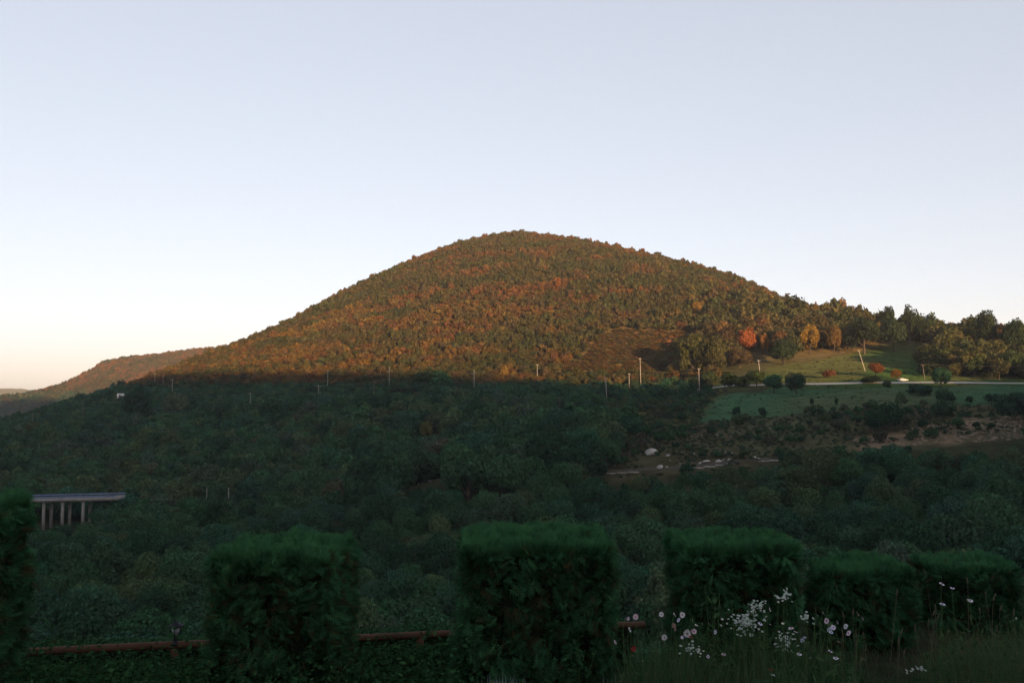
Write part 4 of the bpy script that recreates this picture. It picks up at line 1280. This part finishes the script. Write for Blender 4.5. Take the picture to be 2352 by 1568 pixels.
rf.tube([(0, 0, zt2 + 0.004), (0, 0, zt2 + 0.010), (0, 0, zt2 + 0.030), (0, 0, Hh * 0.96), (0, 0, Hh)], [e * 0.93, e * 0.93, 0.062, 0.020, 0.011], 4)
link('roof', rf.me('roof', M_IRON), lan)
link('finial', MB().tube([(0, 0, Hh * 0.985), (0, 0, Hh * 1.03), (0, 0, Hh * 1.09)], [0.007, 0.013, 0.003], 8).me('finial', M_IRON, True), lan)

# ------------------------------------------------------------------ wild flower bed at the right
M_GRASS = mat_var_leaf('wild_grass_blades', [(0.014, 0.036, 0.017), (0.026, 0.066, 0.030), (0.044, 0.090, 0.038), (0.056, 0.072, 0.038), (0.072, 0.068, 0.044)], 0.25)
M_STEM = mat_plain('flower_stem', (0.040, 0.085, 0.030), 0.8, 0.2, 10.0, 0.1)
M_PET = {}
for nme, c in (('white', (0.44, 0.46, 0.50)), ('pink', (0.44, 0.35, 0.42)), ('lavender', (0.46, 0.45, 0.60)), ('red', (0.26, 0.022, 0.035)), ('cream', (0.55, 0.56, 0.46)), ('faded', (0.24, 0.17, 0.15)), ('blue', (0.34, 0.42, 0.55))):
    M_PET[nme] = mat_plain(nme + '_petals', c, 0.8, 0.08, 20.0, 0.1)
M_EYE = mat_plain('dark_flower_eye', (0.05, 0.045, 0.02), 0.9, 0.3, 60.0, 0.1)
M_HEAD = mat_plain('tiny_white_florets', (0.25, 0.30, 0.27), 0.9, 0.2, 60.0, 0.1)
M_SEED = mat_plain('grass_seed_heads', (0.066, 0.066, 0.044), 0.95, 0.3, 40.0, 0.05)

def blades(x, y, h, wid, rs, tone):
    n = len(x)
    z = garden_z(x, y) - 0.02
    base = np.stack([x, y, z], 1)
    ang = rs.uniform(0, 6.283, n)
    side = np.stack([np.cos(ang), np.sin(ang), np.zeros(n)], 1)
    bd = np.stack([-np.sin(ang), np.cos(ang), np.zeros(n)], 1) * rs.uniform(-0.45, 0.45, n)[:, None] + side * rs.uniform(-0.2, 0.2, n)[:, None]
    V = []
    for f, w in ((0, 1), (0.55, 0.75)):
        c = base + np.array((0, 0, 1.0)) * (h * f)[:, None] + bd * (h * f * f)[:, None]
        V += [c - side * (wid * w)[:, None], c + side * (wid * w)[:, None]]
    V.append(base + np.array((0, 0, 1.0)) * (h * 0.97)[:, None] + bd * h[:, None])
    V = np.stack(V, 1).reshape(-1, 3)
    o = np.arange(n)[:, None] * 5
    return V, [o + np.array((0, 1, 3, 2)), o + np.array((2, 3, 4))], np.r_[tone, tone]
TOPV = ((1380, 1560), (1430, 1490), (1470, 1440), (1600, 1425), (1700, 1400), (1760, 1395), (1850, 1425), (1960, 1440), (2010, 1500), (2070, 1535), (2130, 1500), (2180, 1425), (2260, 1390), (2352, 1372), (2600, 1360))
def wild_grass():
    rs = np.random.RandomState(91)
    n = 30000
    y = rs.uniform(5.9, 8.6, n); x = rs.uniform(0.10, 0.66, n) * y
    z = garden_z(x, y)
    u, _ = proj(x, y, z)
    vt = np.interp(u, [a for a, b in TOPV], [b for a, b in TOPV])
    zt_ = y * (905 - vt) / F
    clump = fbm(x * 1.8, y * 1.8, 93)
    k = np.clip(rs.beta(1.6, 2.0, n) * 1.1, 0.08, 1) * (0.55 + 0.8 * clump)
    h = np.clip((zt_ - z) * k, 0.05, 1.4)
    keep = (u > 1415 + rs.normal(0, 15, n)) & ((y > 6.4) | (u > 2050) | (rs.rand(n) < 0.5)) & (rs.rand(n) < np.where((u > 1985) & (u < 2125), 0.35, 1))
    x, y, h, u, clump = x[keep], y[keep], h[keep], u[keep], clump[keep]
    dry = sstep(2080, 2220, u) * 0.30 + sstep(0.56, 0.68, fbm(x * 1.2, y * 1.2, 97)) * 0.4
    tone = np.clip(rs.normal(0.34, 0.15, len(x)) + dry * rs.uniform(0.3, 1.2, len(x)), 0, 1)
    V, Fc, t = blades(x, y, h, rs.uniform(0.0025, 0.006, len(x)), rs, tone)
    tag(link('wild_grass', mesh_np('wild_grass', V, Fc, [M_GRASS], {'leaf_var': ('FLOAT', 'FACE', t)})), 'tangle of tall wild grass and dry stalks in the flower bed at the right', 'grass', kind='stuff')
    # fine feathery leaves and herbs between the blades
    n = 16000
    y = rs.uniform(6.2, 8.5, n); x = rs.uniform(0.12, 0.64, n) * y
    z = garden_z(x, y); u, _ = proj(x, y, z)
    vt = np.interp(u, [a for a, b in TOPV], [b for a, b in TOPV])
    zz = z + (y * (905 - vt) / F - z) * rs.beta(1.5, 1.9, n) * (0.45 + 0.75 * fbm(x * 2.2, y * 2.2, 99))
    c = np.stack([x, y, zz], 1)
    keep = (u > 1425) & (rs.rand(n) < np.where((u > 1985) & (u < 2125), 0.2, 1)); c = c[keep]; n = len(c)
    d = unit(rs.normal(size=(n, 3)) + (0, 0, 0.5)); sd = unit(np.cross(d, rs.normal(size=(n, 3))))
    ln = rs.uniform(0.04, 0.11, n)[:, None]; wd = rs.uniform(0.003, 0.011, n)[:, None]
    V = np.stack([c - sd * wd * 0.4, c + d * ln * 0.5 - sd * wd, c + d * ln, c + d * ln * 0.5 + sd * wd], 1).reshape(-1, 3)
    tn_ = np.clip(rs.normal(0.36, 0.2, n) + 0.3 * sstep(2100, 2250, u[keep]) * rs.rand(n), 0, 1)
    tag(link('herb_leaves', mesh_np('herb_leaves', V, [np.arange(len(V)).reshape(-1, 4)], [M_GRASS], {'leaf_var': ('FLOAT', 'FACE', tn_)})), 'small herb leaves filling the wild flower bed', 'plants', kind='stuff')
    # short lawn beyond the bed
    n = 9000
    x = rs.uniform(0.6, 7.5, n); y = rs.uniform(8.2, 11.6, n)
    V, Fc, t = blades(x, y, rs.uniform(0.04, 0.12, n), rs.uniform(0.004, 0.007, n), rs, np.clip(rs.normal(0.42, 0.12, n), 0, 1))
    tag(link('lawn', mesh_np('lawn', V, Fc, [M_GRASS], {'leaf_var': ('FLOAT', 'FACE', t)})), 'short mown lawn showing between the flower bed and the lowest thuja blocks', 'grass', kind='stuff')
wild_grass()

def bloom(colour, size, facing, rs):
    """flower head at the origin, petals in the plane across `facing`"""
    fz = unit(np.array(facing, float)); ax = unit(np.cross(fz, (0.3, 0.2, 1.0))); ay = np.cross(fz, ax)
    mb = MB(); n = 8; r = size / 2
    for k in range(n):
        th = 2 * math.pi * k / n + rs.uniform(-.08, .08)
        d, s = math.cos(th) * ax + math.sin(th) * ay, -math.sin(th) * ax + math.cos(th) * ay
        rr = r * rs.uniform(0.88, 1.08); w = rr * 0.38; cup = fz * rr * rs.uniform(-0.05, 0.25)
        mb.add([d * rr * 0.12 - s * w * 0.25, d * rr * 0.12 + s * w * 0.25, d * rr * 0.62 + s * w + cup * 0.5, d * rr * 0.62 - s * w + cup * 0.5,
                d * rr * 0.97 + s * w * 0.6 + cup, d * rr * 0.97 - s * w * 0.6 + cup, d * rr * 1.02 + cup], [(0, 1, 2, 3), (3, 2, 4, 5)], [(5, 4, 6)])
    eye = MB().tube([-fz * 0.004, fz * 0.004, fz * 0.010], [r * 0.2, r * 0.24, r * 0.1], 8)
    return mb.me('petals', M_PET[colour]), eye.me('flower_eye', M_EYE, True)
def cosmos(u, v, colour, size_px, face, label, group, rs):
    D = rs.uniform(6.9, 8.1)
    p = P(u, v, D)
    gx_ = p[0] + rs.uniform(-0.14, 0.14); gy_ = D + rs.uniform(-0.1, 0.1)
    g = np.array((gx_, gy_, float(garden_z(gx_, gy_))))
    r = thing('cosmos_flower', tuple(g), label, 'flower', group)
    top_ = p - g
    f = {'f': (0.1, -1, 0.25), 'u': (0.15, -0.25, 1), 's': (0.9, -0.25, 0.45), 'b': (-0.75, -0.45, 0.35)}[face]
    f = unit(np.array(f) + rs.normal(size=3) * 0.12)
    mid = top_ * 0.55 + np.array((rs.uniform(-.05, .05), 0, 0))
    link('stem', MB().tube([(0, 0, 0), mid, top_ * 0.93 - f * 0.02, top_ - f * 0.005], [0.004, 0.003, 0.0022, 0.002], 5).me('stem', M_STEM, True), r)
    lm = MB()
    for k in range(14):
        q = top_ * rs.uniform(0.25, 0.8); d = unit(rs.normal(size=3) + (0, 0, 0.6)) * rs.uniform(0.05, 0.12); s = unit(np.cross(d, rs.normal(size=3))) * 0.0025
        lm.add([q - s, q + s, q + d], None, [(0, 1, 2)])
    link('leaf', lm.me('leaf', M_STEM), r)
    pm, em = bloom(colour, size_px / F * D, f, rs)
    link('petals', pm, r, tuple(top_)); link('flower_eye', em, r, tuple(top_))
RF = np.random.RandomState(17)
A_ = 'in the bed beside the widest thuja'; B_ = 'in the bed under the bright topped thuja'; C_ = 'in the bed before the lower thuja'; D_ = 'before the lowest right thuja'
flowers = [(1436, 1421, 'white', 8, 's', None), (1443, 1420, 'pink', 10, 'b', None), (1460, 1416, 'pink', 14, 'f', 'pale pink cosmos bloom just above the brown rail end'), (1446, 1445, 'white', 13, 's', 'white cosmos just below the brown rail end'),
 (1519, 1410, 'white', 12, 'f', None), (1549, 1411, 'white', 12, 's', 'curled white cosmos, half open, at the top of the bed'), (1567, 1411, 'white', 14, 'f', 'white cosmos at the top of the bed, fully open'), (1559, 1423, 'lavender', 11, 'b', None), (1590, 1422, 'cream', 9, 's', None),
 (1526, 1463, 'white', 14, 'f', 'round white cosmos with a dark eye, lowest of the open ones at the left'), (1578, 1454, 'white', 19, 'f', 'largest white cosmos of the bed, facing the viewer'), (1594, 1449, 'pink', 14, 'f', 'pale pink cosmos touching the largest white one'),
 (1586, 1462, 'red', 11, 'u', 'small dull red bloom right under the largest white cosmos'), (1567, 1463, 'lavender', 8, 'f', None), (1643, 1451, 'lavender', 11, 'b', None), (1455, 1489, 'red', 13, 'f', 'red cosmos low at the left end of the bed'),
 (1413, 1474, 'pink', 11, 's', 'pink cosmos in front of the right edge of the widest thuja'), (1629, 1431, 'white', 9, 's', None), (1613, 1432, 'white', 7, 's', None), (1599, 1435, 'cream', 8, 'u', None), (1476, 1520, 'white', 12, 's', None), (1662, 1502, 'pink', 11, 'u', None),
 (1626, 1507, 'lavender', 9, 'f', None), (1547, 1435, 'faded', 11, 'f', None), (1551, 1444, 'faded', 10, 'b', None), (1768, 1399, 'white', 11, 's', None), (1746, 1432, 'lavender', 13, 'u', None), (1798, 1431, 'cream', 8, 'u', None), (1817, 1442, 'pink', 12, 'u', None),
 (1828, 1451, 'pink', 12, 'u', None), (1891, 1408, 'white', 11, 's', None), (1877, 1413, 'white', 10, 's', None), (1899, 1425, 'pink', 15, 'b', None), (1923, 1429, 'white', 12, 's', None), (1943, 1438, 'white', 14, 'b', None),
 (1949, 1453, 'pink', 15, 'b', 'strongest pink cosmos, at the right of the bed'), (1914, 1440, 'lavender', 13, 'f', None), (1906, 1446, 'blue', 14, 'f', None), (1909, 1452, 'blue', 11, 'u', None), (1970, 1409, 'pink', 12, 's', None), (1981, 1420, 'pink', 12, 's', None), (1843, 1470, 'blue', 11, 'f', None), (1848, 1463, 'blue', 8, 'u', None),
 (1907, 1495, 'lavender', 13, 'u', None), (1920, 1511, 'white', 14, 'u', None), (1835, 1502, 'white', 14, 'u', None), (1862, 1511, 'white', 13, 's', None), (1769, 1537, 'red', 15, 'u', 'dark red cosmos near the bottom edge of the picture'), (1775, 1549, 'white', 13, 'u', 'white cosmos directly below the dark red one'), (1926, 1473, 'faded', 10, 'u', None),
 (2163, 1341, 'white', 14, 'u', None), (2187, 1350, 'lavender', 11, 'u', None), (2165, 1387, 'lavender', 14, 'u', None), (2228, 1379, 'white', 15, 'u', 'white cosmos furthest to the right, before the lowest right thuja'), (2334, 1419, 'white', 5, 'f', None)]
CW = {'white': 'white', 'pink': 'pale pink', 'lavender': 'pale lavender', 'cream': 'cream', 'faded': 'withered brownish', 'blue': 'bluish white', 'red': 'red'}
for u, v, c, s, f, lab in flowers:
    w = A_ if u < 1670 else (B_ if u < 1860 else (C_ if u < 2050 else D_))
    if not lab:
        same = sorted([q for q in flowers if q[5] is None and q[2] == c and (A_ if q[0] < 1670 else (B_ if q[0] < 1860 else (C_ if q[0] < 2050 else D_))) == w])
        k_ = [q[:2] for q in same].index((u, v))
        lab = ('%s ' % nth(k_, len(same)) if len(same) > 1 else '') + '%s cosmos flower %s' % (CW[c], w)
    cosmos(u, v, c, s * 0.92, f, lab, 'cosmos flowers %s' % w, RF)

def fleabane(u, v, ru, rv, n, label, rs):
    D = rs.uniform(7.1, 7.8)
    c = P(u, v, D); gx_, gy_ = c[0], D
    g = np.array((gx_, gy_, float(garden_z(gx_, gy_))))
    r = thing('fleabane_plant', tuple(g), label, 'wild flower', 'white fleabane clumps in the bed')
    stm, hd = MB(), MB()
    for k in range(n):
        a = rs.normal(size=2) * 0.5
        p = P(u + a[0] * ru, v + a[1] * rv, D + rs.normal() * 0.12) - g
        q = np.array((a[0] * 0.1, rs.normal() * 0.05, p[2] * 0.55))
        if k % 2 == 0: stm.tube([np.array((a[0] * 0.05, 0, 0)), q, p], [0.003, 0.002, 0.001], 3, False)
        s = rs.uniform(0.008, 0.014); nr = unit(np.array((0, -0.5, 1.0)) + rs.normal(size=3) * 0.3)
        aa = unit(np.cross(nr, (1, 0.2, 0))); bb = np.cross(nr, aa); th = np.arange(6) * math.pi / 3
        hd.add(np.concatenate([p + s * (np.outer(np.cos(th), aa) + np.outer(np.sin(th), bb)), [p + nr * s * 0.5]]), None, [(6, i, (i + 1) % 6) for i in range(6)])
    link('stems', stm.me('stems', M_STEM), r)
    link('flower_heads', hd.me('flower_heads', M_HEAD), r, kind='stuff')
fleabane(1717, 1428, 38, 30, 120, 'largest clump of tiny white fleabane flowers, under the bright topped thuja', RF)
fleabane(1803, 1470, 30, 24, 60, 'clump of tiny white fleabane flowers right of and below the largest clump', RF)
fleabane(1800, 1370, 22, 14, 30, 'highest sprig of tiny white flowers against the bright topped thuja', RF)
fleabane(1740, 1390, 24, 16, 30, 'sparse sprig of tiny white flowers above the largest clump', RF)
fleabane(1855, 1418, 16, 10, 16, 'small sprig of tiny white flowers at the gap between two thujas', RF)
fleabane(1590, 1492, 26, 18, 30, 'dim sprig of tiny white flowers under the largest white cosmos', RF)
fleabane(2113, 1537, 26, 9, 16, 'few tiny white daisies lying low on the lawn at the bottom right', RF)

foxt = [(2123, 1311), (2061, 1356), (2148, 1391), (2147, 1402), (2156, 1412), (2133, 1426), (2072, 1446), (2102, 1438), (2064, 1468), (2078, 1493), (2221, 1329), (2264, 1363), (2285, 1367), (2329, 1402), (2300, 1392), (2250, 1398),
        (1936, 1408), (1960, 1402), (1934, 1448), (1966, 1453), (1983, 1455), (1989, 1482), (1977, 1513), (1419, 1534), (1454, 1545), (1484, 1548), (1505, 1547), (1523, 1551), (2290, 1440), (2316, 1450), (2200, 1450), (2230, 1470)]
def fox_place(u): return 'at the dark gap under the lower thuja' if 1900 < u < 2090 else ('at the bottom edge beside the widest thuja' if u < 1600 else 'before the lowest right thuja')
def fox_label(i):
    u, v = foxt[i]; mem = sorted([q for q in foxt if fox_place(q[0]) == fox_place(u)])
    return '%s foxtail grass stalk %s' % (nth(mem.index((u, v)), len(mem)), fox_place(u))
for i, (u, v) in enumerate(foxt):
    D = RF.uniform(6.6, 7.9); p = P(u, v, D)
    gx_, gy_ = p[0] + RF.uniform(-.12, .18), D + RF.uniform(-.1, .1)
    g = np.array((gx_, gy_, float(garden_z(gx_, gy_)))); tp = p - g
    w = fox_place(u)
    r = thing('foxtail_grass', tuple(g), fox_label(i), 'grass stalk', 'foxtail grass stalks %s' % w)
    d = unit(tp * (1, 1, 0.6) + (RF.uniform(-.35, .35), 0, 0.2))
    n0 = tp - d * 0.045
    link('stalk', MB().tube([(0, 0, 0), tp * 0.5 + (RF.uniform(-.03, .03), 0, 0), n0], [0.003, 0.0022, 0.0015], 4).me('stalk', M_SEED, True), r)
    link('seed_head', MB().tube([n0, n0 + d * 0.012, n0 + d * 0.04, n0 + d * 0.065], [0.002, 0.006, 0.0055, 0.0015], 6).me('seed_head', M_SEED, True), r)

def weed(u, v, n, leaf, mat, label, rs, D=8.2):
    c = P(u, v, D); g = np.array((c[0], D, float(garden_z(c[0], D)))); H = c[2] - g[2]
    r = thing('leafy_weed', tuple(g), label, 'weed', 'leafy weeds in the bed')
    stm, lf, var = MB(), MB(), []
    for b in range(5):
        tp = np.array((rs.normal() * 0.14, rs.normal() * 0.08, H * rs.uniform(0.75, 1.0)))
        stm.tube([(0, 0, 0), tp * 0.5 + (0, 0, 0.05), tp], [0.005, 0.004, 0.002], 5)
        for k in range(n // 5):
            q = tp * rs.uniform(0.35, 1.0); d = unit(rs.normal(size=3) * (1, 0.7, 0.5) + (0, -0.2, 0.1)); s = unit(np.cross(d, (0, 0.3, 1.0))); l_ = leaf * rs.uniform(0.6, 1.3); up = np.cross(s, d)
            lf.add([q, q + d * l_ * 0.35 + s * l_ * 0.36, q + d * l_ * 0.8 + s * l_ * 0.25, q + d * l_ - up * l_ * 0.15, q + d * l_ * 0.8 - s * l_ * 0.25, q + d * l_ * 0.35 - s * l_ * 0.36, q + d * l_ * 0.5 - up * l_ * 0.1],
                   None, [(6, i, (i + 1) % 6) for i in range(6)])
            var += [float(np.clip(rs.normal(0.4, 0.15), 0, 1))] * 6
    link('stems', stm.me('stems', M_STEM, True), r)
    link('leaves', lf.me('leaves', mat, False, {'leaf_var': ('FLOAT', 'FACE', var)}), r)
weed(1640, 1345, 45, 0.085, M_GRASS, 'tall broad leaved weed before the bright topped thuja', RF)
weed(1690, 1372, 35, 0.075, M_GRASS, 'shorter leafy weed left of the largest fleabane clump', RF)
weed(1855, 1375, 30, 0.08, M_GRASS, 'broad leaved weed at the right corner of the bright topped thuja', RF)
weed(1330, 1480, 40, 0.07, M_BOX, 'creeper with round leaves growing into the right side of the widest thuja', RF, 8.15)
M_SILV = mat_var_leaf('silvery_leaves', [(0.09, 0.13, 0.14), (0.16, 0.22, 0.23), (0.24, 0.30, 0.31)], 0.1)
def tuft(u, v, n, w, label, rs):
    D = 7.3; c = P(u, v, D); g = np.array((c[0], D, float(garden_z(c[0], D)))); H = c[2] - g[2]
    r = thing('silvery_tuft', tuple(g), label, 'plant', 'silvery tufts at the bottom edge')
    lf, var = MB(), []
    for k in range(n):
        b = np.array((rs.normal() * w * 0.4, rs.normal() * 0.07, 0)); tp = b + np.array((rs.normal() * 0.05, rs.normal() * 0.04, H * rs.uniform(0.6, 1.05)))
        s = np.array((0.006, 0.002, 0))
        lf.add([b - s, b + s, (b + tp) / 2 + s, tp, (b + tp) / 2 - s], [(0, 1, 2, 4)], [(4, 2, 3)])
    link('leaves', lf.me('leaves', M_SILV, False, {'leaf_var': ('FLOAT', 'FACE', rs.rand(n * 2))}), r)
tuft(1155, 1556, 260, 0.22, 'silvery grey plant tuft at the bottom edge under the widest thuja', RF)
tuft(1420, 1558, 200, 0.2, 'silvery grey plant tuft at the bottom edge right of the widest thuja', RF)


# ------------------------------------------------------------------ air
hz, n, l = new_mat('haze_air')
pvn = n.new('ShaderNodeVolumePrincipled')
pvn.inputs['Color'].default_value = (0.85, 0.93, 1.0, 1)
pvn.inputs['Density'].default_value = 0.000078
pvn.inputs['Anisotropy'].default_value = 0.0
o_ = n.new('ShaderNodeOutputMaterial'); l.new(pvn.outputs[0], o_.inputs['Volume'])
zb, zt = float(ZZ.min()) - 16.0, 240.0
lim = 6300.0
link('haze', MB().box((0, 0, (zb + zt) / 2), (2 * lim, 2 * lim, zt - zb)).me('haze', hz), kind='stuff')
